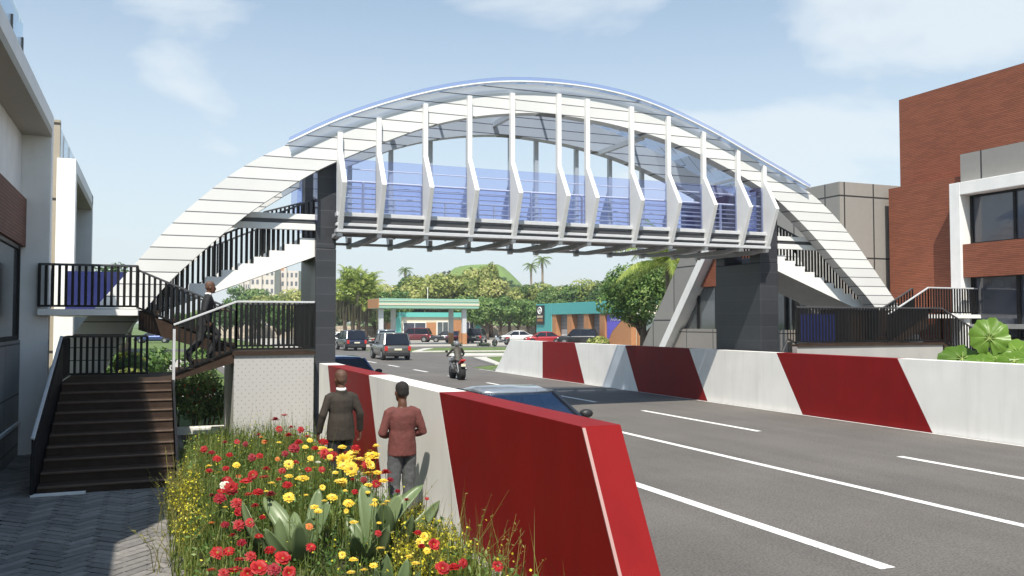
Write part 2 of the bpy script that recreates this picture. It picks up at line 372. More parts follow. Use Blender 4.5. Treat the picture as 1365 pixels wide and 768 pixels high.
scene.camera = co
vs = scene.view_settings; vs.view_transform = 'Standard'; vs.look = 'None'; vs.gamma = 1; vs.exposure = .3; vs.use_curve_mapping = False
scene.render.engine = 'CYCLES'
cy = scene.cycles; cy.use_denoising = True; cy.max_bounces = 8; cy.transparent_max_bounces = 24; cy.diffuse_bounces = 3; cy.glossy_bounces = 3
cy.sample_clamp_indirect = 6; cy.caustics_reflective = False; cy.caustics_refractive = False

# ---------------------------------------------------------------- ground
def asphalt():
    m = mat('asphalt', (.128, .117, .107), .88, var=.13, scale=.45, bump=.5, bscale=120)
    nt = m.node_tree; b = nt.nodes['Principled BSDF']
    tc = nt.nodes.new('ShaderNodeTexCoord')
    mp = nt.nodes.new('ShaderNodeMapping'); mp.inputs['Scale'].default_value = (1.9, .05, 1); lk(nt, tc.outputs['Object'], mp.inputs[0])
    nz = nt.nodes.new('ShaderNodeTexNoise'); nz.inputs['Scale'].default_value = 1; nz.inputs['Detail'].default_value = 3; lk(nt, mp.outputs[0], nz.inputs['Vector'])
    n3 = nt.nodes.new('ShaderNodeTexNoise'); n3.inputs['Scale'].default_value = 38; n3.inputs['Detail'].default_value = 3; lk(nt, tc.outputs['Object'], n3.inputs['Vector'])
    k = math_node(nt, 'ADD', math_node(nt, 'MULTIPLY_ADD', nz.outputs['Fac'], .4, -.13), math_node(nt, 'MULTIPLY', n3.outputs['Fac'], 1.8))
    src = b.inputs['Base Color'].links[0].from_socket
    n, f, a, c, o = mix_rgb(nt, 'MULTIPLY'); f.default_value = 1; lk(nt, src, a); lk(nt, k, c); lk(nt, o, b.inputs['Base Color'])
    return m
M['asphalt'] = asphalt()
def road_paint():
    m, nt, b = nodes('worn_road_paint')
    tc = nt.nodes.new('ShaderNodeTexCoord'); nz = nt.nodes.new('ShaderNodeTexNoise'); nz.inputs['Scale'].default_value = 22; nz.inputs['Detail'].default_value = 8
    lk(nt, tc.outputs['Object'], nz.inputs['Vector'])
    mr = nt.nodes.new('ShaderNodeMapRange'); mr.inputs[1].default_value = .33; mr.inputs[2].default_value = .45; lk(nt, nz.outputs['Fac'], mr.inputs[0])
    n, f, a, c, o = mix_rgb(nt); lk(nt, mr.outputs[0], f); a.default_value = (.3, .29, .28, 1); c.default_value = (.78, .77, .75, 1)
    lk(nt, o, b.inputs['Base Color']); b.inputs['Roughness'].default_value = .7
    return m
M['paint'] = road_paint()
M['lawn'] = mat('lawn_turf', (.10, .15, .035), .95, var=.35, scale=1.2, bump=.8, bscale=40)
M['soil'] = mat('bed_soil', (.06, .05, .03), .95, var=.35, scale=4, bump=.8)
M['forecourt'] = mat('pale_concrete_forecourt', (.4, .37, .33), .8, var=.1, scale=.4, bump=.1)
M['kerb'] = mat('kerb_concrete', (.5, .48, .44), .8, var=.1, scale=2, bump=.15)
M['hill'] = mat('hill_grass', (.13, .2, .045), .95, var=.25, scale=.05)
def sheet(name, x0, y0, x1, y1, z, m, parent=None, nx=1):
    o = MB().quad((x0, y0, z), (x1, y0, z), (x1, y1, z), (x0, y1, z)).build(name, m, parent)
    return struct(o)
sheet('ground', -1500, -1500, 2500, 2500, -.012, M['lawn'])
road = sheet('road', 3.35, -40, 16.9, 82, .004, M['asphalt'])
# the road opens to the right beyond the barrier and to the far junction
struct(MB().prism([(16.9, 47, .002), (30, 60, .002), (60, 64, .002), (60, 66, .002), (34, 66.5, .002), (22, 71, .002), (16.9, 82, .002)], (0, 0, .001)).build('side_road', M['asphalt']))
struct(MB().prism([(-14, 82, .0), (60, 82, .0), (60, 90, .0), (-14, 90, .0)], (0, 0, .003)).build('cross_road', M['asphalt']))
def marking(X, ya, yb, w=.15):
    o = MB().quad((X-w/2, ya, .009), (X+w/2, ya, .009), (X+w/2, yb, .009), (X-w/2, yb, .009)).build('lane_marking', M['paint'], road); return struct(o)
marking(10.15, -20, 80, .16)
marking(7.1, 7.0, 13.5, .2)
for a, b in ((19, 22), (28, 31), (36, 39), (44, 47)): marking(7.1, a, b, .16)
for a, b in ((-3, 3), (7.5, 12.7), (16.85, 22.1), (25, 28.6), (32.2, 34.8), (37.6, 40.0), (43.4, 46), (49, 51.5), (54.5, 57.2), (60, 63), (66, 69)): marking(13.2, a, b, .17)
marking(16.62, -20, 45, .07); marking(3.95, -20, 60, .12)
# forecourt, grass islands, kerbs
struct(MB().prism([(12, 90, .004), (75, 90, .004), (75, 150, .004), (12, 150, .004)], (0, 0, .003)).build('forecourt', M['forecourt']))
struct(MB().prism([(31, 66.6, .004), (75, 60, .004), (75, 90, .004), (46, 90, .004)], (0, 0, .003)).build('forecourt', M['forecourt']))
def island(pts):
    k = MB().prism([(x, y, 0) for x, y in pts], (0, 0, .13)).build('kerb', M['kerb'], bevel=.03); struct(k)
    c = Vector((sum(p[0] for p in pts) / len(pts), sum(p[1] for p in pts) / len(pts), 0))
    q = []
    for x, y in pts:
        d = Vector((x, y, 0)) - c; L = d.length; q.append(c + d * ((L - 1.1) / L))
    g = MB().prism([(p.x, p.y, .134) for p in q], (0, 0, .03)).build('lawn', M['lawn']); struct(g)
island([(20.5, 72), (34, 69.5), (40, 79), (24, 80)])
island([(18.9, 48.5), (21.5, 47.5), (30, 58.8), (26, 60.2), (21, 58)])
struct(MB().prism([(20.5, 62.2, .13), (30, 60.6, .13), (31, 63.5, .13), (22, 66, .13)], (0, 0, -.13)).build('kerb', M['kerb'], bevel=.03))
struct(MB().prism([(17.05, -20, .0), (40, -20, .0), (40, 44, .0), (17.05, 44, .0)], (0, 0, .06)).build('pavement', M['midgrey']))
# pavement in front of the left building: herringbone pavers laid as real blocks
def herringbone():
    mb = MB(); L, W, g = .42, .14, .008; h = .05
    n = 3
    rnd = random.Random(3)
    rot = Matrix.Rotation(R(45), 3, 'Z')
    for i in range(-110, 110):
        for j in range(-110, 110):
            t = (i - j) % (2 * n)
            if t == 0: s = (L, W)
            elif t == 2 * n - 1: s = (W, L)
            else: continue
            a = (i * W, j * W)
            c = rot @ Vector((a[0] + s[0] / 2, a[1] + s[1] / 2, 0)) + Vector((-.8, 9, 0))
            if not (-2.3 < c.x < .75 and 2.0 < c.y < 21): continue
            dz = rnd.uniform(-.004, .004)
            p = [rot @ Vector((a[0] + u, a[1] + v, 0)) + Vector((-.8, 9, 0)) for u, v in ((g, g), (s[0]-g, g), (s[0]-g, s[1]-g), (g, s[1]-g))]
            b = .009; cc = sum(p, Vector()) / 4
            hi = [q + (cc - q).normalized() * b + Vector((0, 0, .03 + dz)) for q in p]
            mb.add(p + hi, [(4, 5, 6, 7), (0, 1, 5, 4), (1, 2, 6, 5), (2, 3, 7, 6), (3, 0, 4, 7)])
    m, nt, b = nodes('paver_blocks')
    gm = nt.nodes.new('ShaderNodeNewGeometry'); cr = nt.nodes.new('ShaderNodeValToRGB')
    cr.color_ramp.elements[0].color = (.14, .135, .13, 1); cr.color_ramp.elements[1].color = (.25, .235, .22, 1)
    lk(nt, gm.outputs['Random Per Island'], cr.inputs[0])
    tc = nt.nodes.new('ShaderNodeTexCoord'); nz = nt.nodes.new('ShaderNodeTexNoise'); nz.inputs['Scale'].default_value = 14; nz.inputs['Detail'].default_value = 8
    lk(nt, tc.outputs['Object'], nz.inputs['Vector'])
    k = math_node(nt, 'MULTIPLY_ADD', nz.outputs['Fac'], .7, .65)
    n_, f, a_, c_, o_ = mix_rgb(nt, 'MULTIPLY'); f.default_value = 1; lk(nt, cr.outputs[0], a_); lk(nt, k, c_); lk(nt, o_, b.inputs['Base Color'])
    b.inputs['Roughness'].default_value = .85
    bp = nt.nodes.new('ShaderNodeBump'); bp.inputs['Strength'].default_value = .5; bp.inputs['Distance'].default_value = .01; lk(nt, nz.outputs['Fac'], bp.inputs['Height']); lk(nt, bp.outputs[0], b.inputs['Normal'])
    struct(mb.build('pavement', m, recalc=False))
    sheet('pavement', -2.4, 0, .9, 21.4, .001, M['soil'])
herringbone()
# bed soil with a low mound, narrow path beside the barrier
def bed():
    mb = MB(); nx, ny = 14, 60
    vs_ = []
    for j in range(ny + 1):
        y = 2 + 16.6 * j / ny
        for i in range(nx + 1):
            t = i / nx; x = (.34 if y < 14.2 else .55) + (2.72 if y > 9.5 else 2.85) * t - .0
            z = .02 + .16 * math.sin(PI * t) ** .7 + .02 * math.sin(x * 9 + y * 7)
            vs_.append((x, y, z))
    fs = [(j*(nx+1)+i, j*(nx+1)+i+1, (j+1)*(nx+1)+i+1, (j+1)*(nx+1)+i) for j in range(ny) for i in range(nx)]
    mb.add(vs_, fs); struct(mb.build('bed_soil', M['soil'], smooth=True))
bed()
sheet('path', 2.3, 0, 3.36, 21, .006, M['midgrey'])
# hill
def hill():
    mb = MB(); n = 100; vs_ = []
    c = atD(636, 400, 430); 
    for j in range(n + 1):
        for i in range(n + 1):
            x = -130 + 260 * i / n; y = -90 + 180 * j / n
            r2 = (x / 27) ** 2 + (y / 40) ** 2
            z = 30.5 * math.exp(-max(0, r2 - .18) * .8) + 1.1 * math.sin(x * .09) * math.cos(y * .07) - .6
            vs_.append((c.x + x * CY + y * SY, c.y - x * SY + y * CY, z))
    fs = [(j*(n+1)+i, j*(n+1)+i+1, (j+1)*(n+1)+i+1, (j+1)*(n+1)+i) for j in range(n) for i in range(n)]
    mb.add(vs_, fs); struct(mb.build('hill', M['hill'], smooth=True))
hill()

def W(mb, name, m, parent, **k):
    """part given in world coordinates under a thing or part"""
    o = mb.build(name, m, parent, **k)
    p = parent; off = Vector((0, 0, 0))
    while p is not None: off += p.location; p = p.parent
    o.location = -off
    return o

# ---------------------------------------------------------------- crash barriers
BZ = 1.68; SL = .95
def yon(X, px):
    r = (px - 682.5) / F; return X * (CY - SY * r) / (SY + CY * r)
def barrier(x0, x1, tops, cols, t, lastslant=True, bots=None):
    for i in range(len(tops) - 1):
        ya, yb = tops[i], tops[i + 1]                   # from near to far
        sa = SL; sb = SL if (i < len(tops) - 2 or lastslant) else 0
        if bots: sa, sb = ya - bots[i], yb - bots[i + 1]
        p = [(x0, ya - sa, 0), (x0, ya, BZ), (x0, yb, BZ), (x0, yb - sb, 0)]
        W(MB().prism(p, (x1 - x0, 0, 0)), 'painted_section', M['barrier_red' if cols[i] else 'barrier_white'], t, bevel=.004)
tl = thing('crash_barrier', 'red and white concrete barrier beside the flower bed, its slanted red end nearest', 'barrier', (3.5, 12, 0))
yl = [yon(3.35, x) for x in (775, 585.5, 492, 437.5)] + [18.95]
barrier(3.35, 3.72, yl, (1, 0, 1, 0), tl, False)
W(MB().prism([(3.347, yl[0] - SL - .004, 0), (3.347, yl[0] - .004, BZ - .01), (3.372, yl[0] - .012, BZ - .01), (3.372, yl[0] - SL - .012, 0)], (0, -.012, 0)), 'edge_strip', M['strip'], tl)
tr = thing('crash_barrier', 'long red and white concrete barrier across the road below the right pier', 'barrier', (16.9, 15, 0))
yr = sorted([yon(16.7, x) for x in (680, 723, 766, 833, 918, 1034, 1195)])
yq = sorted([yon(16.7, x) for x in (660, 723, 779, 850, 942, 1068, 1240)])
yq = [yr[0] - 18, yr[0] - 12, yr[0] - 5.6] + yq
yr = [yr[0] - 17, yr[0] - 11, yr[0] - 4.6] + yr
barrier(16.7, 17.03, yr, (0, 1, 0, 1, 0, 1, 0, 1, 0), tr, True, yq)
for t in (tl, tr):
    pass

# ---------------------------------------------------------------- footbridge
BY0, BY1 = 21.6, 24.95
fb = thing('footbridge', 'white arched footbridge with blue glass sides spanning the road', 'footbridge', (10.8, 22, 0))
outL = [(-22, 606), (60, 499), (96, 448), (115, 422), (150, 385), (187, 344), (230, 295), (300, 237), (345, 209), (385, 191.5)]
mid = [(385, 191), (420, 174), (450, 160.5), (500, 143), (540, 131.5), (580, 121.5), (620, 114.5), (655, 110.5), (690, 109.3), (725, 110.5), (760, 113.5), (800, 119.5), (840, 129), (880, 143), (920, 161.5), (960, 182), (1000, 205.5), (1040, 228.5), (1080, 252)]
outR = [(1082, 257), (1119, 294), (1155, 344), (1199, 409), (1240, 470), (1292, 548)]
inn = [(72, 590), (135, 499), (164, 448), (186, 421), (229, 371), (293, 315), (335, 281), (376, 255), (420, 228), (458, 211), (510, 190), (569, 168), (624, 156), (673, 151), (720, 150), (754, 154), (802, 162), (839, 171), (888, 186), (937, 207), (981, 230), (1015, 250), (1038, 267), (1082, 311), (1119, 355), (1152, 391), (1190, 440), (1250, 530)]
def xz(lst, Y):
    return [(p.x, p.z) for p in (atY(a, b, Y) for a, b in lst)]
canopy = xz(mid, 21.42)
outer = xz(outL[:-1], BY0) + canopy + xz(outR, BY0)
inner = xz(inn, BY0)
def resample(pl, n):
    d = [0]
    for i in range(1, len(pl)): d.append(d[-1] + math.dist(pl[i], pl[i-1]))
    out = []; k = 0
    for i in range(n):
        s = d[-1] * i / (n - 1)
        while k < len(d) - 2 and d[k+1] < s: k += 1
        t = (s - d[k]) / (d[k+1] - d[k]); out.append((pl[k][0] + (pl[k+1][0]-pl[k][0]) * t, pl[k][1] + (pl[k+1][1]-pl[k][1]) * t))
    return out
def smooth(pl, it=2):
    for _ in range(it):
        pl = [pl[0]] + [((pl[i-1][0] + 2*pl[i][0] + pl[i+1][0]) / 4, (pl[i-1][1] + 2*pl[i][1] + pl[i+1][1]) / 4) for i in range(1, len(pl)-1)] + [pl[-1]]
    return pl
outer = smooth(resample(outer, 120), 3); inner = smooth(resample(inner, 120), 3)
canopy = smooth(resample(canopy, 60), 3)
def arch(y0, y1):
    mb = MB(); n = len(outer)
    rings = [[(outer[i][0], y0, outer[i][1]), (outer[i][0], y1, outer[i][1]), (inner[i][0], y1, inner[i][1]), (inner[i][0], y0, inner[i][1])] for i in range(n)]
    mb.loft(rings)
    return W(mb, 'arch_rib', M['plank'], fb)
arch(BY0, BY0 + .38); arch(BY1 - .38, BY1)
# canopy: glass roof, rim and glass upstand on both sides
mb = MB()
for i in range(len(canopy) - 1):
    a, b = canopy[i], canopy[i+1]
    mb.quad((a[0], 21.44, a[1] + .05), (b[0], 21.44, b[1] + .05), (b[0], 25.46, b[1] + .05), (a[0], 25.46, a[1] + .05))
roof = W(mb, 'canopy', M['roof_glass'], fb, smooth=True)
for y in (21.42, 25.5):
    W(MB().tube([(p[0], y, p[1] + .02) for p in canopy], .024, 6), 'canopy_rim', M['white_clean'], roof, smooth=True)
    mb = MB()
    mb.loft([[(p[0], y - .012, p[1] + .065), (p[0], y + .012, p[1] + .065), (p[0], y + .012, p[1] + .14), (p[0], y - .012, p[1] + .14)] for p in canopy])
    W(mb, 'glass_upstand', M['blue_glass'], roof)
mb = MB()
for i in range(6, len(canopy) - 1, 12):
    p = canopy[i]; mb.box((p[0]-.03, 22.0, p[1]-.05), (p[0]+.03, 24.55, p[1]+.04))
W(mb, 'canopy_ribs', M['white_clean'], roof)
# fins
fx = (454, 506, 568, 627, 684, 746, 784, 843, 892, 939, 985, 1020)
fyp = (176, 157, 138, 127.5, 124, 125, 132, 142, 155, 175, 198, 220)
FX = []
for a, b in zip(fx, fyp):
    p = atY(a, b, 21.46); X = p.x; zt = p.z; FX.append(X)
    for sgn, yb in ((-1, BY0), (1, BY1)):
        pr = [(X - .062, yb - sgn * .003 * 0, 4.66), (X - .062, yb + sgn * .17, 4.66), (X - .062, yb + sgn * .7, 5.93), (X - .062, yb + sgn * .14, 6.82), (X - .062, yb + sgn * .14, zt), (X - .062, yb + sgn * .004, zt)]
        W(MB().prism(pr, (.124, 0, 0)), 'fin', M['white_clean'], fb, bevel=.008, seg=1)
# deck
XA, XB = FX[0] - .1, FX[-1] + .1
dk = W(MB().box((4.31, 21.75, 5.1), (17.3, 24.8, 5.18)), 'deck', M['midgrey'], fb)
for y0, s in ((21.38, 1), (25.12, -1)):
    g = MB()
    if s < 0:
        g.box((XA, y0 - .2, 5.16), (XB, y0, 5.26)); g.box((XA, y0 - .22, 4.76), (XB, y0, 4.82))
        W(g, 'edge_girder', M['grey'], fb, bevel=.01, seg=1); continue
    g.box((XA, y0, 5.16), (XB, y0 + s * .22, 5.26)); g.box((XA, y0 + s * .02, 4.925), (XB, y0 + s * .2, 5.0)); g.box((XA, y0 - s * .02, 4.76), (XB, y0 + s * .25, 4.85))
    W(g, 'edge_girder', M['grey'], fb, bevel=.01, seg=1)
    g = MB(); g.box((XA + .02, y0 + s * .06, 5.0), (XB - .02, y0 + s * .18, 5.13)); g.box((XA + .02, y0 + s * .07, 4.85), (XB - .02, y0 + s * .17, 4.925))
    W(g, 'girder_web', M['darkgrey'], fb)
for X in FX:
    p = [(X - .09, 21.55, 4.76), (X - .09, 24.95, 4.76), (X - .09, 24.95, 4.7), (X - .09, 24.3, 4.65), (X - .09, 22.2, 4.63), (X - .09, 21.55, 4.7)]
    W(MB().prism(p, (.18, 0, 0)), 'cross_beam', M['bracket'], fb, bevel=.008, seg=1)
for xa, xb in ((1.3, 3.77), (18.03, 20.7)):
    for za, zb_ in ((5.1, 5.24), (4.84, 5.0)): W(MB().box((xa, 22.0, za), (xb, 22.09, zb_)), 'edge_girder', M['white_clean'], fb, bevel=.01, seg=1)
    W(MB().box((xa + .02, 22.03, 5.0), (xb - .02, 22.07, 5.1)), 'girder_web', M['darkgrey'], fb)
for y in (22.4, 24.1):
    W(MB().box((4.4, y, 4.93), (17.2, y + .1, 5.09)), 'deck_beam', M['bracket'], fb)
# glass sides
for y in (21.5, 25.02):
    for i in range(len(FX) - 1):
        W(MB().box((FX[i] + .08, y - .009, 5.27), (FX[i+1] - .08, y + .009, 6.6)), 'glass_panel', M['blue_glass'], fb)
for x0, x1 in ((3.6, FX[0] - .08),):
    W(MB().box((x0, 25.01, 5.27), (x1, 25.03, 6.6)), 'glass_panel', M['blue_glass'], fb)
for X in (3.75, 17.0):
    for ya, yb in ((21.75, 22.3), (24.2, 24.9)):
        W(MB().box((X, ya, 5.0), (X + .02, yb, 6.55)), 'glass_panel', M['blue_glass'], fb)
W(MB().box((16.3, 24.72, 5.27), (17.1, 24.76, 6.6)), 'glass_panel', M['blue_panel'], fb)  # opaque dark sheet added for the deeper tone of overlapping glass
for y in (21.85, 24.65):
    mb = MB()
    for z in (5.42, 5.55, 5.68, 5.81, 5.94): mb.tube([(4.35, y, z), (17.25, y, z)], .016, 6)
    mb.tube([(4.35, y, 6.1), (17.25, y, 6.1)], .03, 8)
    mb.tube([(4.35, y, 6.42), (17.25, y, 6.42)], .014, 8)
    X = 4.9
    while X < 17.2: mb.box((X, y - .03, 4.95), (X + .05, y + .03, 6.1)); X += 1.55
    W(mb, 'handrail', M['white_clean'], fb)
# roof ties
for X, zt in ((9.6, 8.55), (13.2, 7.95), (6.4, 7.9)):
    W(MB().bar((X, BY0 + .4, zt), (X - .05, BY1 - .4, zt), .12, .14), 'tie_beam', M['white_clean'], fb)
# piers
for x0, x1, lab in ((3.78, 4.29, None), (17.33, 18.02, None)):
    W(MB().box((x0, 22.0, 0), (x1, 24.3, 4.4)), 'pier', M['charcoal'], fb, bevel=.02)
    W(MB().box((x0 + .004, 22.004, 4.4), (x1 - .004, 22.5, 6.7)), 'pier', M['charcoal'], fb, bevel=.02)
    W(MB().box((x0 + .004, 23.8, 4.4), (x1 - .004, 24.296, 6.7)), 'pier', M['charcoal'], fb, bevel=.02)

def flight(x0, z0, x1, z1, y0, y1, n, mname, parent, name='stair_flight', thick=.34):
    """stepped solid from (x0,z0) low to (x1,z1) high, with a sloping soffit"""
    dx, dz = (x1 - x0) / n, (z1 - z0) / n
    top = []
    for i in range(n):
        top += [(x0 + dx * i, z0 + dz * i), (x0 + dx * i, z0 + dz * (i + 1))]
    top.append((x1, z1))
    poly = top + [(x1, z1 - thick - .12), (x0 + dx * .2, z0 - thick * .45), (x0, z0 - .02)]
    mb = MB().prism([(x, y0, z) for x, z in poly], (0, y1 - y0, 0))
    return W(mb, name, M[mname], parent)
def rail(parent, pts, h, gap=.115, w=.028, name='railing', hm='darkgrey', foot=.04, bw=.052, lift=0.0):
    """black vertical bars under a slim handrail along floor points pts"""
    mb = MB(); hr = MB()
    for a, b in zip(pts[:-1], pts[1:]):
        a, b = Vector(a), Vector(b); L = (b - a).length
        n = max(1, round(math.hypot(b.x - a.x, b.y - a.y) / gap))
        d2 = Vector((b.x - a.x, b.y - a.y, 0)).normalized(); nn = Vector((-d2.y, d2.x, 0))
        for i in range(n + 1):
            p = a.lerp(b, i / n)
            q = [p + d2 * (sx * bw / 2) + nn * (sy * .011) for sx, sy in ((-1, -1), (1, -1), (1, 1), (-1, 1))]
            mb.add([(v.x, v.y, v.z + foot + lift) for v in q] + [(v.x, v.y, v.z + h) for v in q], [(0, 1, 2, 3), (4, 5, 6, 7), (0, 1, 5, 4), (1, 2, 6, 5), (2, 3, 7, 6), (3, 0, 4, 7)])
        up = Vector((0, 0, 1))
        mb.bar(a + up * (foot + .02 + lift), b + up * (foot + .02 + lift), .03, .04)
        hr.bar(a + up * h, b + up * h, .05, .045)
    r = W(mb, name, M['black'], parent)
    W(hr, 'handrail', M[hm], r, bevel=.008, seg=1)
    return r
# main stairs, part of the bridge: white stepped flights with black railings
flight(-.25, 2.81, 3.78, 4.66, 22.15, 24.15, 11, 'white', fb)
rail(fb, [(-.2, 22.2, 2.9), (3.75, 22.2, 4.66)], .98, gap=.125, foot=-.3, bw=.06)
rail(fb, [(-.2, 24.18, 2.85), (3.4, 24.18, 4.45)], .95, gap=.12, foot=.1)
flight(22.3, 2.81, 18.02, 4.66, 22.15, 24.15, 11, 'white', fb)
rail(fb, [(22.25, 22.2, 2.9), (18.05, 22.2, 4.66)], .98, gap=.125, foot=-.3, bw=.06)
rail(fb, [(22.25, 24.18, 2.9), (18.3, 24.18, 4.5)], .95, gap=.12, foot=.1)
rail(fb, [(2.75, 24.1, 5.0), (3.75, 24.1, 5.3)], .5, gap=.11, foot=.06)
rail(fb, [(19.2, 24.1, 4.95), (18.05, 24.1, 5.3)], .5, gap=.11, foot=.06)

# ---------------------------------------------------------------- left entrance stairs
ls = thing('staircase', 'dark brown wide staircase with black railings beside the left white building', 'staircase', (-.5, 17, 0))
SX0, SX1, SYA, SYB, SZ = -1.55, .44, 14.55, 18.6, 1.42
n = 10; dy, dz = (SYB - SYA) / n, SZ / n
poly = []
for i in range(n): poly += [(SYA + dy * i, dz * i), (SYA + dy * i, dz * (i + 1))]
poly += [(SYB, SZ), (SYB, 0)]
W(MB().prism([(SX0 + .05, y, z + .002) for y, z in poly], (SX1 - SX0 - .1, 0, 0)), 'steps', M['brown_step'], ls)
mb = MB()
for i in range(n): mb.box((SX0 + .055, SYA + dy * i - .02, dz * (i + 1) - .022), (SX1 - .055, SYA + dy * i + .05, dz * (i + 1) + .006))
W(mb, 'nosings', M['nosing'], ls, bevel=.006, seg=1)
W(MB().box((SX0 - .02, SYA - .14, .03), (-.85, SYA - .03, .06)), 'base_plate', M['white'], ls)
W(MB().box((SX0, 18.6, 1.2), (SX1 + .02, 21.6, SZ)), 'landing', M['brown_step'], ls)
# solid left string and right string plate
W(MB().prism([(SX0 - .03, SYA - .1, 0), (SX0 - .03, SYA - .1, .62), (SX0 - .03, SYB, SZ + .72), (SX0 - .03, SYB + .1, SZ + .72), (SX0 - .03, SYB + .1, 0)], (.05, 0, 0)), 'side_panel', M['black'], ls)
rail(ls, [(SX0 - .005, SYA - .1, .0), (SX0 - .005, SYB, SZ)], .86, hm='grey')
W(MB().prism([(SX1 - .03, SYA - .02, 0), (SX1 - .03, SYA - .02, dz + .03), (SX1 - .03, SYB, SZ + .04), (SX1 - .03, SYB, 0)], (.04, 0, 0)), 'side_panel', M['black'], ls)
W(MB().box((SX1 - .03, SYB - .1, .1), (SX1 + .02, SYB - .05, SZ + 1.0)), 'post', M['grey'], ls)
rail(ls, [(SX0, SYB + .1, SZ), (SX0, 20.2, SZ), (SX1 - .5, 20.2, SZ)], .84)
# three steps up to the second landing
flight(SX1 + .02, SZ, 1.64, 1.92, 19.35, 20.35, 3, 'brown_step', ls, 'stair_flight', .1)
blk = W(MB().box((1.64, 19.35, 0), (3.3, 21.95, 1.88)), 'perforated_wall', None or M['white'], ls)
W(MB().box((1.6, 19.3, 1.86), (3.33, 21.97, 1.925)), 'landing', M['brown_step'], ls)
rail(ls, [(SX1, 19.33, SZ + .02), (1.68, 19.33, 1.93), (3.31, 19.33, 1.93)], 1.06, hm='grey', gap=.108, bw=.04)
rail(ls, [(3.31, 19.33, 1.93), (3.31, 21.9, 1.93)], 1.06, gap=.105)
rail(ls, [(1.9, 21.93, 1.93), (3.31, 21.93, 1.93)], 1.06, gap=.105)
# platform joined to the building, flight down to the landing
W(MB().box((-2.0, 18.9, 2.69), (-.24, 24.2, 2.81)), 'platform', M['white'], ls)
rail(ls, [(-1.98, 21.0, 2.81), (-1.98, 18.93, 2.81), (-.26, 18.93, 2.81), (-.26, 20.4, 2.81), (1.75, 20.4, 1.95)], .86, gap=.112)
rail(ls, [(-.2, 21.95, 2.81), (1.75, 21.95, 1.95)], .86, gap=.112)
flight(1.75, 1.92, -.24, 2.81, 20.42, 21.95, 5, 'brown_step', ls, 'stair_flight', .3)
W(MB().box((-1.95, 24.1, 2.83), (.25, 24.16, 3.82)), 'screen_panel', M['blue_panel'], ls)
# perforated cladding for the landing wall
def perforated():
    m, nt, b = nodes('perforated_beige_panel')
    tc = nt.nodes.new('ShaderNodeTexCoord'); sp = nt.nodes.new('ShaderNodeSeparateXYZ'); lk(nt, tc.outputs['Object'], sp.inputs[0])
    def cell(s, sh):
        v = math_node(nt, 'ADD', s, sh)
        return math_node(nt, 'ABSOLUTE', math_node(nt, 'SUBTRACT', math_node(nt, 'FRACT', math_node(nt, 'DIVIDE', v, .15)), .5))
    hx = math_node(nt, 'ADD', sp.outputs[0], sp.outputs[1])
    def dots(sh):
        a, c = cell(hx, sh), cell(sp.outputs[2], sh)
        return math_node(nt, 'LESS_THAN', math_node(nt, 'ADD', math_node(nt, 'MULTIPLY', a, a), math_node(nt, 'MULTIPLY', c, c)), .007)
    d = math_node(nt, 'MAXIMUM', dots(0), dots(.075))
    n, f, a, c, o = mix_rgb(nt); lk(nt, d, f); a.default_value = (.42, .41, .40, 1); c.default_value = (.27, .255, .245, 1)
    lk(nt, o, b.inputs['Base Color']); b.inputs['Roughness'].default_value = .75
    bp = nt.nodes.new('ShaderNodeBump'); bp.inputs['Strength'].default_value = .4; bp.inputs['Distance'].default_value = .01; lk(nt, math_node(nt, 'SUBTRACT', 1.0, d), bp.inputs['Height']); lk(nt, bp.outputs[0], b.inputs['Normal'])
    return m
M['perf'] = perforated(); blk.data.materials[0] = M['perf']

# ---------------------------------------------------------------- right entrance stairs
M['landing_grey'] = mat('grey_landing_wall', (.36, .35, .335), .7, var=.06, scale=2, bump=.1)
rs = thing('staircase', 'dark staircase with black railings and landing wall beside the brick building', 'staircase', (21, 21, 0))
W(MB().box((17.1, 20.1, 0), (22.75, 20.3, 1.86)), 'landing_wall', M['landing_grey'], rs)
W(MB().prism([(17.1, 20.06, 1.86), (22.8, 20.06, 1.86), (22.8, 21.5, 1.86), (18.35, 21.5, 1.86), (18.3, 20.35, 1.86), (17.1, 20.35, 1.86)], (0, 0, .06)), 'landing', M['brown_step'], rs)
rail(rs, [(17.12, 20.12, 1.93), (22.75, 20.12, 1.93), (24.3, 20.12, 1.2)], 1.06, gap=.118)
rail(rs, [(18.36, 21.5, 1.93), (21.5, 21.5, 1.93)], 1.06, gap=.118)
flight(24.4, 1.1, 22.8, 1.92, 20.12, 20.9, 5, 'brown_step', rs, 'stair_flight', .3)
flight(21.4, 1.92, 23.1, 2.81, 20.95, 21.55, 5, 'brown_step', rs, 'stair_flight', .3)
rail(rs, [(21.4, 20.93, 1.95), (23.1, 20.93, 2.81), (25.3, 20.93, 2.81)], .86, gap=.118, hm='grey')
rail(rs, [(21.4, 21.56, 1.95), (23.1, 21.56, 2.81)], .86, gap=.118)
W(MB().box((23.1, 20.9, 2.69), (25.4, 24.2, 2.81)), 'platform', M['white'], rs)
W(MB().box((22.3, 21.99, 2.69), (23.1, 24.2, 2.808)), 'platform', M['white'], rs)
W(MB().box((24.75, 21.0, 0), (25.0, 21.25, 2.69)), 'support_post', M['white'], rs)
W(MB().box((18.38, 21.42, 1.93), (19.75, 21.48, 2.8)), 'screen_panel', M['blue_panel'], rs)
W(MB().box((19.3, 21.55, 0), (22.2, 21.59, 2.95)), 'stair_wall', M['brown_step'], rs)  # brick wall behind the stairs, its shade painted in as dark brown
fr = thing('railing', 'short black railing in front of the right glazed ground floor', 'railing', (24.4, 17, 0))
W(MB().box((24.2, 11.5, 0), (24.6, 20.0, 1.0)), 'plinth', M['midgrey'], fr)
rail(fr, [(24.4, 11.5, 1.0), (24.4, 19.9, 1.0)], 1.0, gap=.118, name='bars')
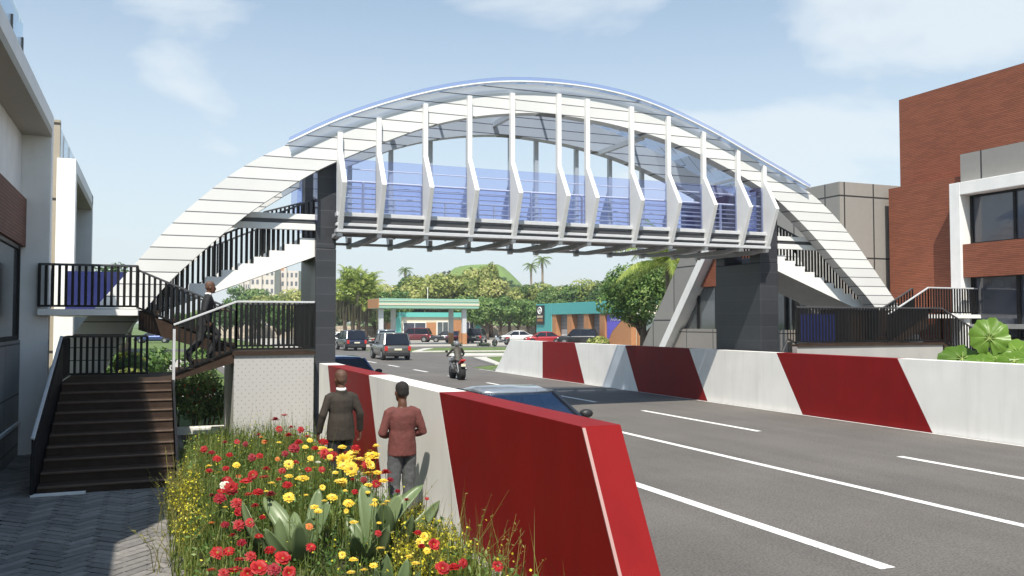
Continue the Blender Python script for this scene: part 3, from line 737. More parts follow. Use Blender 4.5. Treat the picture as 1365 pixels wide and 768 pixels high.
# ---------------------------------------------------------------- left building
lb = thing('building', 'white left building with a portal frame, brown brick band and grey panels', 'building', (-2.4, 14, 0))
Wl = -1.83
W(MB().box((-7, 0, 0), (-2.36, 19.1, 6.55)), 'wall', M['panel_grey'], lb)
W(MB().prism([(-7, 19.1, 0), (Wl, 19.1, 0), (Wl, 19.1, 6.62), (-7, 19.1, 6.62)], (0, .3, 0)), 'end_wall', M['white'], lb, bevel=.01, seg=1)
W(MB().box((-7, 8.2, 6.17), (Wl + .002, 19.098, 6.32)), 'soffit', M['soffit'], lb)
W(MB().box((-6.9, 8.2, 6.32), (Wl + .004, 19.096, 6.618)), 'fascia', M['white'], lb, bevel=.008, seg=1)
W(MB().box((-6, 8.0, 0), (Wl, 8.2, 6.62)), 'end_wall', M['white'], lb)
W(MB().box((-2.355, 8.3, 4.2), (-2.345, 19.09, 6.165)), 'upper_wall', M['white'], lb)
W(MB().box((-2.36, 8.3, 4.0), (-2.24, 19.09, 4.92)), 'brick_band', M['brick_brown'], lb)
W(MB().box((-2.358, 8.3, .0), (-2.3, 19.09, 2.22)), 'lower_panels', M['panel_grey'], lb)
W(MB().box((-2.3, 8.3, .62), (-2.26, 19.09, .68)), 'ledge', M['white'], lb)
w = W(MB().box((-2.36, 8.3, 2.24), (-2.33, 18.7, 3.98)), 'window', M['window_lit'], lb)
mb = MB()
for y in (8.3, 11.0, 13.6, 16.2, 18.64): mb.box((-2.335, y, 2.24), (-2.28, y + .1, 3.98))
mb.box((-2.335, 8.3, 2.225), (-2.29, 18.74, 2.3)); mb.box((-2.335, 8.3, 3.92), (-2.29, 18.74, 3.985))
W(mb, 'frame', M['black'], w)
g = W(MB().box((-1.98, 8.2, 6.62), (-1.96, 15.8, 7.35)), 'glass_balustrade', M['clear_glass'], lb)
mb = MB()
for y in (8.3, 10.2, 11.8, 13.2, 14.6, 15.75): mb.box((-1.99, y, 6.62), (-1.945, y + .05, 7.1))
W(mb, 'posts', M['darkgrey'], g)
# second portal of the same block further down the street
lb2 = thing('building', 'far left white building with beige panels and a roof edge of glass', 'building', (-2.4, 28, 0))
W(MB().box((-8, 25.3, 0), (-2.7, 36, 6.9)), 'wall', M['panel_grey'], lb2)
W(MB().box((-8, 25.06, 0), (-2.22, 25.3, 7.75)), 'end_panels', M['beige_panel'], lb2)
W(MB().box((-2.27, 24.95, 0), (-1.83, 25.35, 6.75)), 'portal_column', M['white'], lb2, bevel=.01, seg=1)
W(MB().box((-2.75, 31.8, 0), (-1.83, 32.2, 6.75)), 'portal_column', M['white'], lb2)
W(MB().box((-2.75, 25.35, 6.25), (-1.832, 31.8, 6.45)), 'soffit', M['soffit'], lb2)
W(MB().box((-2.75, 25.352, 6.45), (-1.83, 32.2, 6.75)), 'fascia', M['white'], lb2)
W(MB().box((-2.7, 25.4, 3.9), (-2.35, 31.8, 4.75)), 'brick_band', M['brick_brown'], lb2)
w = W(MB().box((-2.7, 25.4, 2.9), (-2.6, 31.8, 3.88)), 'window', M['window'], lb2)
W(MB().box((-2.7, 25.4, 4.77), (-2.6, 31.8, 6.24)), 'window', M['window'], lb2)
g = W(MB().box((-2.3, 25.1, 6.76), (-2.28, 32, 7.7)), 'glass_balustrade', M['clear_glass'], lb2)
mb = MB()
for y in (25.15, 26.8, 28.5, 30.2, 31.9): mb.box((-2.31, y, 6.76), (-2.27, y + .04, 7.7))
W(mb, 'posts', M['grey'], g)

# ---------------------------------------------------------------- right building (brick tower, white portal)
rb = thing('building', 'terracotta brick building with white window portal at the right', 'building', (26, 20, 0))
yA = yon(25.5, 1187)
W(MB().box((25.5, 5, 0), (40, yA, 7.55)), 'brick_wall', M['brick'], rb)
yT = yon(26.6, 1203)
zT = atX(1203, 132, 26.6).z
W(MB().box((26.6, 5, 7.4), (40, yT, zT)), 'brick_tower', M['brick'], rb)
yC = yon(25.2, 1281)
W(MB().box((25.3, 5, 6.9), (26.6, yC, atX(1281, 206, 25.3).z)), 'cladding_panel', M['panel'], rb)
yF = yon(24.9, 1268); zF = atX(1268, 245, 24.9).z
W(MB().box((24.9, yF - .42, 0), (26.0, yF, zF)), 'portal_column', M['white'], rb, bevel=.015)
W(MB().box((24.902, 5, zF - .42), (26.0, yF - .42, zF - .002)), 'portal_beam', M['white'], rb, bevel=.015)
W(MB().box((25.45, 5, 0), (25.497, yF - .425, zF - .43)), 'reveal_wall', M['darkgrey'], rb)
zb1, zb0 = 5.15, 4.05
W(MB().box((24.98, 5, zb0), (25.44, yF - .43, zb1)), 'brick_band', M['brick'], rb)
w = W(MB().box((25.4, 5, zb1 + .02), (25.44, yF - .44, zF - .44)), 'window', M['window'], rb)
mb = MB()
for y in (yF - .52, yF - 2.1, yF - 3.7, yF - 5.3, yF - 6.9): mb.box((25.34, y, zb1 + .005), (25.4, y + .08, zF - .435))
mb.box((25.35, 5, zb1 + .004), (25.4, yF - .44, zb1 + .07)); mb.box((25.35, 5, zF - .5), (25.4, yF - .44, zF - .436))
W(mb, 'frame', M['black'], w)
w = W(MB().box((25.4, 5, .3), (25.44, yF - .44, zb0 - .02)), 'window', M['window'], rb)
mb = MB()
for y in (yF - .54, yF - 2.2, yF - 3.9, yF - 5.6): mb.box((25.32, y, .3), (25.4, y + .11, zb0 - .005))
mb.box((25.34, 5, 2.0), (25.4, yF - .44, 2.1))
W(mb, 'frame', M['black'], w)
W(MB().box((25.0, 5, 2.35), (25.395, yF - .45, 2.5)), 'canopy_slab', M['midgrey'], rb)
# taupe panelled block behind the stairs
pb = thing('building', 'taupe panelled building with a slanted white end frame behind the bridge', 'building', (23, 28, 0))
pc = atY(1119, 242, 25.2)
PZ = pc.z
W(MB().box((pc.x, 25.2, 0), (40, 33.5, PZ)), 'upper_block', [M['panel_x']], pb)
W(MB().box((pc.x - .012, 25.25, 0), (pc.x - .002, 33.4, PZ - .004)), 'side_cladding', M['panel'], pb)
zt0 = 5.6
Xf = 21.0
W(MB().prism([(Xf + .45, 25.3, 0), (Xf + .45, 25.3, zt0), (Xf + .45, yon(Xf, 950), zt0), (Xf + .45, yon(Xf, 893), 0)], (3, 0, 0)), 'lower_block', M['midgrey'], pb)
ya, yb_ = yon(Xf, 941), yon(Xf, 882)
pa = atX(941, 338, Xf); pbm = atX(882, 468, Xf)
s = (pa.y - pbm.y) / (pa.z - pbm.z)
def sl_y(z, off=0): return pbm.y + (z - pbm.z) * s + off
W(MB().prism([(Xf - .25, sl_y(0, -.5), 0), (Xf - .25, sl_y(6.2, -.5), 6.2), (Xf - .25, sl_y(6.2), 6.2), (Xf - .25, sl_y(0), 0)], (1.2, 0, 0)), 'slanted_frame', M['white'], pb)
W(MB().prism([(Xf + .3, sl_y(0, .01), 0), (Xf + .3, sl_y(6.0, .01), 6.0), (Xf + .3, sl_y(6.0, 2.3), 6.0), (Xf + .3, sl_y(0, 2.3), 0)], (3.2, 0, 0)), 'end_cladding', M['panel'], pb)
W(MB().prism([(Xf + .1, 25.3, 0), (Xf + .1, 25.3, 2.28), (Xf + .1, sl_y(2.28, -.55), 2.28), (Xf + .1, sl_y(0, -.55), 0)], (.4, 0, 0)), 'low_wall', M['panel_low'], pb)
W(MB().prism([(Xf + .3, 25.3, 2.28), (Xf + .3, 25.3, 4.0), (Xf + .3, sl_y(4.0, -.55), 4.0), (Xf + .3, sl_y(2.28, -.55), 2.28)], (.1, 0, 0)), 'window', M['window_lit'], pb)
mb = MB()
for y in (25.5, 26.9, 28.3, 29.7, 31.0): mb.box((Xf + .22, y, 2.29), (Xf + .295, y + .1, 3.99))
W(mb, 'mullions', M['black'], pb)
W(MB().prism([(Xf + .12, 25.3, 4.02), (Xf + .12, 25.3, 5.2), (Xf + .12, sl_y(5.2, -.55), 5.2), (Xf + .12, sl_y(4.02, -.55), 4.02)], (.4, 0, 0)), 'brick_band', M['brick'], pb)

# ---------------------------------------------------------------- filling station
fs_ = thing('fuel_station_canopy', 'pale green filling station canopy with an orange end on grey columns', 'canopy', (29, 98, 0))
W(MB().box((23.5, 96, 4.15), (35.4, 101, 5.25)), 'fascia', M['teal_pale'], fs_, bevel=.04)
W(MB().box((23.46, 95.95, 4.5), (35.45, 95.99, 4.72)), 'fascia_stripe', M['cream'], fs_)
W(MB().box((23.46, 95.95, 4.95), (35.45, 95.99, 5.0)), 'fascia_stripe', M['cream'], fs_)
W(MB().box((23.4, 95.93, 4.18), (23.5, 101, 5.22)), 'end_panel', M['orange'], fs_)
W(MB().box((29.2, 96.2, 5.25), (29.26, 96.26, 6.6)), 'mast', M['white'], fs_)
for x, y in ((24, 97), (33.9, 97), (26.2, 100), (33.3, 100)):
    c = W(MB().box((x - .25, y - .25, 0), (x + .25, y + .25, 4.15)), 'column', M['grey'], fs_, bevel=.03)
    W(MB().box((x - .27, y - .27, .02), (x + .27, y + .27, 1.3)), 'column_base', M['orange'], c)
W(MB().box((24.2, 97.4, 0), (25.0, 98.0, 1.6)), 'fuel_pump', M['white_clean'], fs_, bevel=.05)
W(MB().box((33.6, 97.6, 0), (34.3, 98.2, 1.6)), 'fuel_pump', M['orange'], fs_, bevel=.05)
M['teal_light'] = mat('light_teal_paint', (.12, .45, .40), .5, var=.06)
sh = thing('shop_building', 'cream kiosk shop with teal corner posts under the filling station canopy', 'building', (36, 127, 0))
Ys = 125
xa, xb = atY(530, 430, Ys).x, atY(638, 430, Ys).x
W(MB().box((xa, Ys + .3, 0), (xb, Ys + 8, 4.0)), 'wall', M['cream'], sh)
W(MB().box((xa - .2, Ys, 3.35), (xb + .2, Ys + .32, 4.05)), 'fascia', M['teal_light'], sh)
W(MB().box((xa - .3, Ys - .1, 1.0), (xa + .5, Ys + .5, 4.0)), 'corner_post', M['teal_light'], sh)
W(MB().box((xa - .31, Ys - .11, 0), (xa + .51, Ys + .5, 1.0)), 'corner_post', M['cream'], sh)
W(MB().box((xb - .4, Ys - .1, .0), (xb + .3, Ys + .5, 4.1)), 'corner_post', M['teal_light'], sh)
W(MB().box((xa - 1.9, Ys + .4, 3.0), (xa - .3, Ys + 3, 3.7)), 'awning', M['white'], sh)
W(MB().box((xa - 1.8, Ys + .6, 0), (xa - .35, Ys + 3, 3.0)), 'side_wall', M['orange'], sh)
for a, b, mm, nm, z1 in ((538, 567, 'window', 'window', 2.5), (568, 581, 'orange', 'door', 2.55), (583, 597, 'window_lit', 'window', 2.6), (603, 618, 'orange', 'door', 2.9), (620, 631, 'window', 'window', 2.6)):
    x0, x1 = atY(a, 440, Ys + .3).x, atY(b, 440, Ys + .3).x
    o = W(MB().box((x0, Ys + .22, .1), (x1, Ys + .298, z1)), nm, M[mm], sh)
    if nm == 'window':
        f = MB(); f.box((x0 - .1, Ys + .2, .0), (x0, Ys + .29, z1 + .1)); f.box((x1, Ys + .2, .0), (x1 + .1, Ys + .29, z1 + .1)); f.box((x0, Ys + .2, z1), (x1, Ys + .29, z1 + .1)); f.box(((x0+x1)/2-.03, Ys + .19, .1), ((x0+x1)/2+.03, Ys + .22, z1))
        W(f, 'frame', M['white'], o)

# ---------------------------------------------------------------- teal service shop
ts = thing('shop_building', 'teal flat-roofed workshop with roller shutters between orange columns', 'building', (50, 90, 0))
TX = 46.8
def ty(px, X=TX): return yon(X, px)
yf, yn = ty(715), ty(884)
W(MB().box((TX + .9, ty(838), 0), (TX + 14, yf - .3, 4.7)), 'wall', M['cream'], ts)
W(MB().box((TX, ty(826), 3.55), (TX + 14.2, ty(735), 4.95)), 'fascia', M['teal'], ts, bevel=.03)
W(MB().box((TX - .002, ty(735), 0), (TX + 3, yf, 4.952)), 'end_pillar', M['teal'], ts, bevel=.03)
for a, b in ((735, 740), (755, 761), (777, 783.5), (798, 805)):
    W(MB().box((TX + .1, ty(b), 0), (TX + .88, ty(a), 3.55)), 'column', M['orange'], ts)
for a, b in ((740, 755), (761, 777), (783.5, 798)):
    o = W(MB().box((TX + .82, ty(b), .02), (TX + .895, ty(a), 3.5)), 'roller_shutter', grid_mat('shutter_slats', (.2, .2, .21), (.1, .1, .1), [('Z', .45, 0)], jw=.06) if 'shut' not in M else M['shut'], ts)
    M['shut'] = o.data.materials[0]
W(MB().box((TX + .78, ty(753), .03), (TX + .815, ty(741), 1.7)), 'glass_door', M['clear_lamp'], ts)
y5, y6 = ty(806), ty(838)
W(MB().box((TX + .3, y6, 0), (TX + .88, y5, 3.5)), 'mural_wall', M['orange'], ts)
M['mural_blue'] = mat('mural_blue', (.13, .11, .55), .5, var=.05)
W(MB().prism([(TX + .296, y5, .3), (TX + .296, y5, 3.4), (TX + .296, y6 + 1.0, 3.4), (TX + .296, y5 - 1.2, 1.6)], (-.02, 0, 0)), 'mural', M['mural_blue'], ts)
mb = MB()
for k in range(6):
    yq = y5 - .9 - k * .42
    mb.bar((TX + .262, yq, 2.75 + .05 * (k % 2)), (TX + .262, yq - .22, 3.02 - .08 * (k % 3)), .07, .03); mb.bar((TX + .262, yq - .22, 3.0), (TX + .262, yq - .36, 2.78), .06, .03)
W(mb, 'lettering', M['white'], ts)
W(MB().box((TX + 1.2, yn, 0), (TX + 8, y6 - .1, 3.2)), 'annex', mat('pale_green_render', (.42, .5, .46), .7), ts)
W(MB().box((TX + .6, ty(862), 3.2), (TX + 8.2, y6 - .05, 3.5)), 'annex_roof', M['white'], ts)
W(MB().box((TX + .9, ty(842), 0), (TX + 1.25, y6 - .12, 3.18)), 'column', M['orange'], ts)
# hanging sign with emblem and two rows of small lettering
sg = thing('shop_sign', 'black vertical sign with a white ring emblem on the teal workshop wall', 'sign', (TX - .1, ty(721), 3.3))
sy0, sy1 = ty(726), ty(716)
W(MB().box((TX - .14, sy0, 2.3), (TX - .01, sy1, 4.75)), 'board', M['plastic'], sg, bevel=.02)
cy_, cz_ = (sy0 + sy1) / 2, 4.1; hw = (sy1 - sy0) / 2
mb = MB(); ring = [(TX - .16, cy_ + hw * .46 * math.cos(2*PI*i/20), cz_ + .42 * math.sin(2*PI*i/20)) for i in range(21)]
mb.tube(ring, .07, 6); mb.box((TX - .17, cy_ - .09, cz_ - .22), (TX - .142, cy_ + .09, cz_ + .22)); mb.box((TX - .171, cy_ - hw * .26, cz_ - .08), (TX - .1425, cy_ + hw * .26, cz_ + .08))
W(mb, 'emblem', M['white'], sg)
for zz, hgt, mm, nn in ((3.3, .28, 'cream', 5), (2.85, .34, 'orange', 4)):
    mb = MB(); wv = hw * 1.5 / nn
    for k in range(nn):
        y0 = cy_ + hw * .75 - (k + 1) * wv
        mb.box((TX - .165, y0 + wv * .14, zz - hgt / 2), (TX - .141, y0 + wv * .32, zz + hgt / 2)); mb.box((TX - .165, y0 + wv * .62, zz - hgt / 2), (TX - .1412, y0 + wv * .82, zz + hgt / 2))
        mb.box((TX - .166, y0 + wv * .3, zz + hgt * (.3 if k % 2 else -.05)), (TX - .1415, y0 + wv * .64, zz + hgt * (.3 if k % 2 else -.05) + .07))
    W(mb, 'lettering', M[mm], sg)

# ---------------------------------------------------------------- far walls and flats
sw = tag(MB().box((10, 148, 0), (75, 148.6, 2.0)).build('stone_wall', grid_mat('stone_blocks', (.5, .43, .35), (.3, .26, .22), [('Z', .5, 0), ('X', 1.1, 0)], var=.2, cellvar=.2, jw=.06)), 'long pale stone boundary wall behind the filling station', 'wall')
for lab, xa_, xb_, yt, D, dep in (('pale apartment block with grey window bays, widest of the far flats', 334, 366, 358, 255, 14), ('cream apartment block at the right of the far flats', 368, 398, 361, 262, 14), ('lilac apartment block at the left of the far flats', 318, 333, 366, 285, 14)):
    a, b = atD(xa_, yt, D), atD(xb_, yt, D)
    wv = (b - a).length; zt = a.z
    t = thing('apartment_block', lab, 'building', (a.x, a.y, 0), -YAW)
    MB().box((0, 0, 0), (wv, dep, zt)).build('wall', M['apart'], t)
    nf = 7
    for k in range(nf):
        f = MB()
        for c in range(5):
            x0 = wv * (c + .25) / 5; f.box((x0, -.06, zt * (k + .25) / nf), (x0 + wv * .1, -.0, zt * (k + .75) / nf))
        f.build('window_row', M['apart_dark'], t)
    MB().box((wv * .38, -.8, 0), (wv * .5, -.07, zt + .8)).build('stair_tower', M['apart'], t)
    MB().box((wv * .1, 2, zt), (wv * .3, 5, zt + 1.4)).build('roof_box', M['orange'], t)
def ell(c, rx, ry, n=16, tilt=0.0, pw=1.0):
    out = []
    for j in range(n):
        a = 2 * PI * j / n; x, y = math.cos(a), math.sin(a)
        out.append((c[0] + rx * x, c[1] + ry * y * math.cos(tilt), c[2] + ry * y * math.sin(tilt)))
    return out
# ---------------------------------------------------------------- vehicles
KIND = {
    #        L    W    H    belt hood  tail  rearbase rearroof frontroof screenbase  wheel r
    'suv':   (4.75, 1.92, 1.82, 1.08, 1.05, 1.05, -2.2, -1.85, .55, 1.25, .37),
    'sedan': (4.5, 1.82, 1.45, .93, .90, .98, -1.75, -.95, .45, 1.25, .32),
    'coupe': (4.3, 1.9, 1.41, .92, .84, .97, -1.65, -.62, .42, 1.3, .33),
}
def car(name, label, loc, rz, paint, kind, cat='car', group=None, clear=False, spare=False):
    L, Wd, Hh, belt, hood, tail, yr0, yr1, yf1, yf0, wr = KIND[kind]
    t = thing(name, label, cat, loc, rz, group); hw = Wd / 2
    st = [(-L/2, .42, tail - .22, hw * .80), (-L/2 + .08, .30, tail - .06, hw * .90), (-L/2 + .4, .24, tail, hw * .97), (yr0 + .15, .22, belt + .02, hw), (0, .21, belt, hw * 1.0),
          (yf0, .22, belt - .01, hw * .985), (L/2 - .55, .24, hood, hw * .95), (L/2 - .15, .28, hood - .12, hw * .86), (L/2, .38, hood - .26, hw * .74)]
    rings = []
    for y, z0, z1, w in st:
        zm = z0 + (z1 - z0) * .55
        half = [(w * .80, z0), (w * .95, z0 + .08), (w, zm), (w * .985, z1 - .12), (w * .93, z1 - .03), (w * .80, z1), (w * .3, z1 + .012)]
        rings.append([(x, y, z) for x, z in half] + [(-x, y, z) for x, z in half[::-1]])
    MB().loft(rings).build('body', M[paint], t, smooth=True, sub=1)
    wb, wt = hw * .93, hw * (.80 if kind == 'suv' else .70)
    zb = belt - .03; zr = Hh - .05
    # roof and pillars
    roof = MB(); n = 6
    rr = []
    for i in range(n + 1):
        y = yr1 + (yf1 - yr1) * i / n; c = math.sin(PI * i / n) * .05
        rr.append([(-wt, y, zr), (-wt * .8, y, zr + .035 + c), (0, y, zr + .05 + c), (wt * .8, y, zr + .035 + c), (wt, y, zr), (0, y, zr - .02)])
    roof.loft(rr)
    rf = roof.build('roof', M['paint_roof_sheen' if clear else paint], t, smooth=True)  # coupe roof painted paler to stand for the sky it reflects
    p = MB()
    for s in (-1, 1):
        p = MB(); p.bar((s * wb, yf0 - .02, zb), (s * wt, yf1, zr + .01), .06, .05); p.bar((s * wb, yr0, zb), (s * wt, yr1, zr + .01), .13 if kind != 'suv' else .1, .05)
        p.bar((s * wb, -.25, zb), (s * (wt + .005), -.27, zr), .07, .05, up=(1, 0, 0))
        p.bar((s * wt, yr1, zr), (s * wt, yf1, zr), .05, .05)
        p.build('window_surround', M[paint], t, bevel=.012, seg=1)
    gm = M['clear_car_glass'] if clear else M['car_glass']
    def pane(nm, a, b, c, d): o = MB().quad(a, b, c, d).build(nm, gm, t); o.modifiers.new('s', 'SOLIDIFY').thickness = .008
    pane('windscreen', (-wb, yf0 - .03, zb), (wb, yf0 - .03, zb), (wt, yf1, zr), (-wt, yf1, zr))
    pane('rear_window', (-wb, yr0, zb), (wb, yr0, zb), (wt, yr1, zr), (-wt, yr1, zr))
    for s in (-1, 1):
        a = lambda y, z: (s * (wb - .012 + (wt - wb) * (z - zb) / (zr - zb)), y, z)
        pane('side_window', a(yf0 - .1, zb), a(yf1 - .03, zr), a(-.24, zr), a(-.22, zb))
        pane('side_window', a(-.28, zb), a(-.3, zr), a(yr1 + .05, zr), a(yr0 + .1, zb))
        m_ = MB(); m_.loft([ell((s * (hw + .1), yf0 - .33, belt + .1), .07, .05, 10, PI / 2), ell((s * (hw + .1), yf0 - .38, belt + .1), .115, .075, 10, PI / 2), ell((s * (hw + .1), yf0 - .46, belt + .1), .11, .07, 10, PI / 2)]); m_.bar((s * (hw - .08), yf0 - .36, belt + .0), (s * (hw + .05), yf0 - .38, belt + .06), .05, .03)
        m_.build('mirror', M['plastic'], t, smooth=True)
        MB().box((s * hw * .55, L/2 - .2, hood - .3), (s * hw * .84, L/2 - .06, hood - .16)).build('headlight', M['clear_lamp'], t, bevel=.03)
        MB().box((s * hw * .72, -L/2 - .0, tail - (.42 if kind == 'suv' else .3)), (s * hw * .94, -L/2 + .16, tail - .1)).build('taillight', M['red_lamp'], t, bevel=.03)
        for y in (-L/2 + .85, L/2 - .85):
            w = MB().tube([(s * (hw - .25), y, wr), (s * (hw - .22), y, wr), (s * (hw - .02), y, wr), (s * (hw + .005), y, wr)], [wr * .9, wr, wr, wr * .9], 22).build('wheel', M['tyre'], t, smooth=True)
            m_ = MB(); m_.cyl((s * (hw - .03), y, wr), (s * (hw + .012), y, wr), wr * .6, 16)
            m_.build('rim', M['rim'], w)
            MB().cyl((s * (hw - .16), y, wr + .02), (s * (hw - .012), y, wr + .02), wr * 1.16, 20).build('wheel_arch', M['plastic'], t)
    MB().box((-hw * .86, -L/2 - .06, .3), (hw * .86, -L/2 + .12, .55)).build('rear_bumper', M['plastic'], t, bevel=.04)
    MB().box((-hw * .8, L/2 - .12, .3), (hw * .8, L/2 + .03, .5)).build('front_bumper', M['plastic'], t, bevel=.04)
    MB().box((-hw * .5, L/2 - .06, .52), (hw * .5, L/2 + .005, hood - .28)).build('grille', M['plastic'], t, bevel=.02)
    MB().box((-.25, -L/2 - .025, tail - .38), (.25, -L/2 + .04, tail - .26)).build('number_plate', M['plate'], t)
    if spare: MB().tube([(0, -L/2 - .2, .95), (0, -L/2 + .05, .95)], [.36, .36], 20).build('spare_wheel', M['tyre'], t, bevel=.04)
    if clear:
        for s in (-1, 1):
            for y in (.1, -.8):
                m_ = MB(); m_.box((s * .2, y - .45, .4), (s * .68, y + .05, .58)); m_.bar((s * .44, y - .42, .5), (s * .44, y - .6, 1.0), .46, .12); m_.bar((s * .44, y - .6, 1.02), (s * .44, y - .63, 1.18), .24, .09)
                m_.build('seat', M['seat_blue'], t, bevel=.04)
        MB().box((-.75, .75, .6), (.75, 1.15, .86)).build('dashboard', M['plastic'], t, bevel=.05)
    return t
M['clear_car_glass'] = glass_mat('clear_car_glass', (.74, .78, .86), .16)
car('parked_car', 'dark low coupe with clear windows close behind the nearest red barrier end', (5.72, 14.05, .01), PI, 'paint_dark', 'coupe', clear=True)
p = atD(471, 478, 27.5); car('blue_car', 'blue car on the road showing just above the barrier beside the left pier', (5.6, 27.8, .01), PI, 'paint_blue', 'sedan')
p = atZ(527, 480); car('sport_utility_car', 'grey estate car with red tail lights driving away past the dashed line', (p.x, p.y + 1.5, .01), R(-1), 'paint_grey', 'suv')
p = atZ(472, 467.5); car('sport_utility_car', 'dark navy four-wheel drive left of the grey estate car', (p.x, p.y + 1.5, .01), R(2), 'paint_navy', 'suv', spare=False)
def far_car(px, py, lab, paint, kind, rz):
    p = atZ(px, py); return car('parked_car', lab, (p.x, p.y, .012), rz, paint, kind, group='cars parked on the forecourt')
car('van', 'pale silver car half hidden behind the grey estate car', (atZ(514, 465).x, atZ(514, 465).y, .012), R(-10), 'paint_silver', 'suv')
far_car(456, 460, 'white car at the left edge of the forecourt near the pier', 'paint_white', 'sedan', R(-70))
far_car(552, 456.2, 'maroon car parked in front of the kiosk window', 'paint_maroon', 'suv', R(60))
far_car(596, 456.4, 'dark grey car parked between the grey canopy columns', 'paint_dark', 'sedan', R(70))
far_car(613, 456.8, 'dull maroon car beside the right canopy column', 'paint_maroon', 'sedan', R(120))
far_car(636, 457.2, 'black off-road car parked right of the canopy columns', 'paint_black', 'suv', R(-30))
far_car(688, 456, 'white car left of the bright red car', 'paint_white', 'sedan', R(80))
far_car(724, 459, 'bright red car parked below the shop sign', 'paint_red', 'sedan', R(75))
far_car(771, 460.3, 'black off-road car parked in front of the roller shutters', 'paint_black', 'suv', R(60))
far_car(793, 458.5, 'yellow car mostly hidden behind the black off-road car', 'paint_yellow', 'sedan', R(40))
p = atD(205, 447, 110); car('blue_car', 'small bright blue car seen under the arch on the left', (p.x, p.y, .0), R(80), 'paint_blue', 'sedan')

# ---------------------------------------------------------------- people
def remesh(o, vox, it=4):
    r = o.modifiers.new('remesh', 'REMESH'); r.mode = 'VOXEL'; r.voxel_size = vox; r.use_smooth_shade = True
    if it:
        s = o.modifiers.new('smooth', 'SMOOTH'); s.iterations = it; s.factor = .5
def head_mesh(mb, c, fwd=1.0, s=1.0, tilt=0.0):
    """c = base of skull centre; faces +Y"""
    cx, cy, cz = c
    prof = [(-.105, .050, .050, .035), (-.085, .062, .068, .030), (-.05, .070, .085, .016), (-.01, .075, .095, .006), (.03, .078, .100, .0), (.07, .077, .099, -.004), (.105, .068, .086, -.008), (.13, .046, .058, -.01), (.143, .015, .02, -.01)]
    rings = [ell((cx, cy + dy * s, cz + z * s), rx * s, ry * s, 16) for z, rx, ry, dy in prof]
    mb.loft(rings)
    mb.ball((cx, cy + .105 * s, cz - .02 * s), (.016 * s, .024 * s, .026 * s), 8, 6)      # nose
    mb.ball((cx, cy + .088 * s, cz + .022 * s), (.05 * s, .02 * s, .013 * s), 10, 6)     # brow
    mb.ball((cx, cy + .085 * s, cz - .062 * s), (.026 * s, .02 * s, .012 * s), 8, 6)     # lips
    mb.ball((cx, cy + .078 * s, cz - .095 * s), (.024 * s, .02 * s, .018 * s), 8, 6)     # chin
    for q in (-1, 1): mb.ball((cx + q * .08 * s, cy - .005 * s, cz + .0 * s), (.014 * s, .024 * s, .034 * s), 8, 6)
def hand(mb, wrist, d, palm_n, side, curl=.5):
    """palm, four fingers of different lengths, thumb; d = pointing direction, palm_n = palm normal"""
    w = Vector(wrist); d = Vector(d).normalized(); nrm = Vector(palm_n); nrm = (nrm - d * nrm.dot(d)).normalized(); a = d.cross(nrm).normalized() * side
    def ring(q, rw, rt): return [tuple(q + a * (rw * math.cos(2*PI*j/10)) + nrm * (rt * math.sin(2*PI*j/10))) for j in range(10)]
    mb.loft([ring(w - d * .02, .025, .022), ring(w + d * .03, .038, .017), ring(w + d * .07, .043, .016), ring(w + d * .095, .04, .013)])
    for k, (off, L) in enumerate(((-.031, .062), (-.011, .075), (.010, .080), (.030, .070))):
        p = w + d * .088 + a * off; pts = [p]
        ang = 0
        for seg in (.45, .32, .23):
            ang += curl; dd = d * math.cos(ang) + nrm * math.sin(ang); p = p + dd * (L * seg); pts.append(p)
        mb.tube(pts, [.0095, .009, .0085, .007], 7)
    p = w + d * .03 + a * .03; q = p + (a * .7 + d * .7).normalized() * .04; r = q + (a * .2 + d * .9 + nrm * .4).normalized() * .032
    mb.tube([p, q, r], [.013, .011, .008], 7)
def limb(mb, pts, rs, n=14):
    P = []; Rr = []
    for i in range(len(pts) - 1):
        a, b = Vector(pts[i]), Vector(pts[i+1])
        for k in range(4):
            t = k / 4; P.append(a.lerp(b, t)); Rr.append(rs[i] + (rs[i+1] - rs[i]) * t)
    P.append(Vector(pts[-1])); Rr.append(rs[-1]); mb.tube(P, Rr, n)
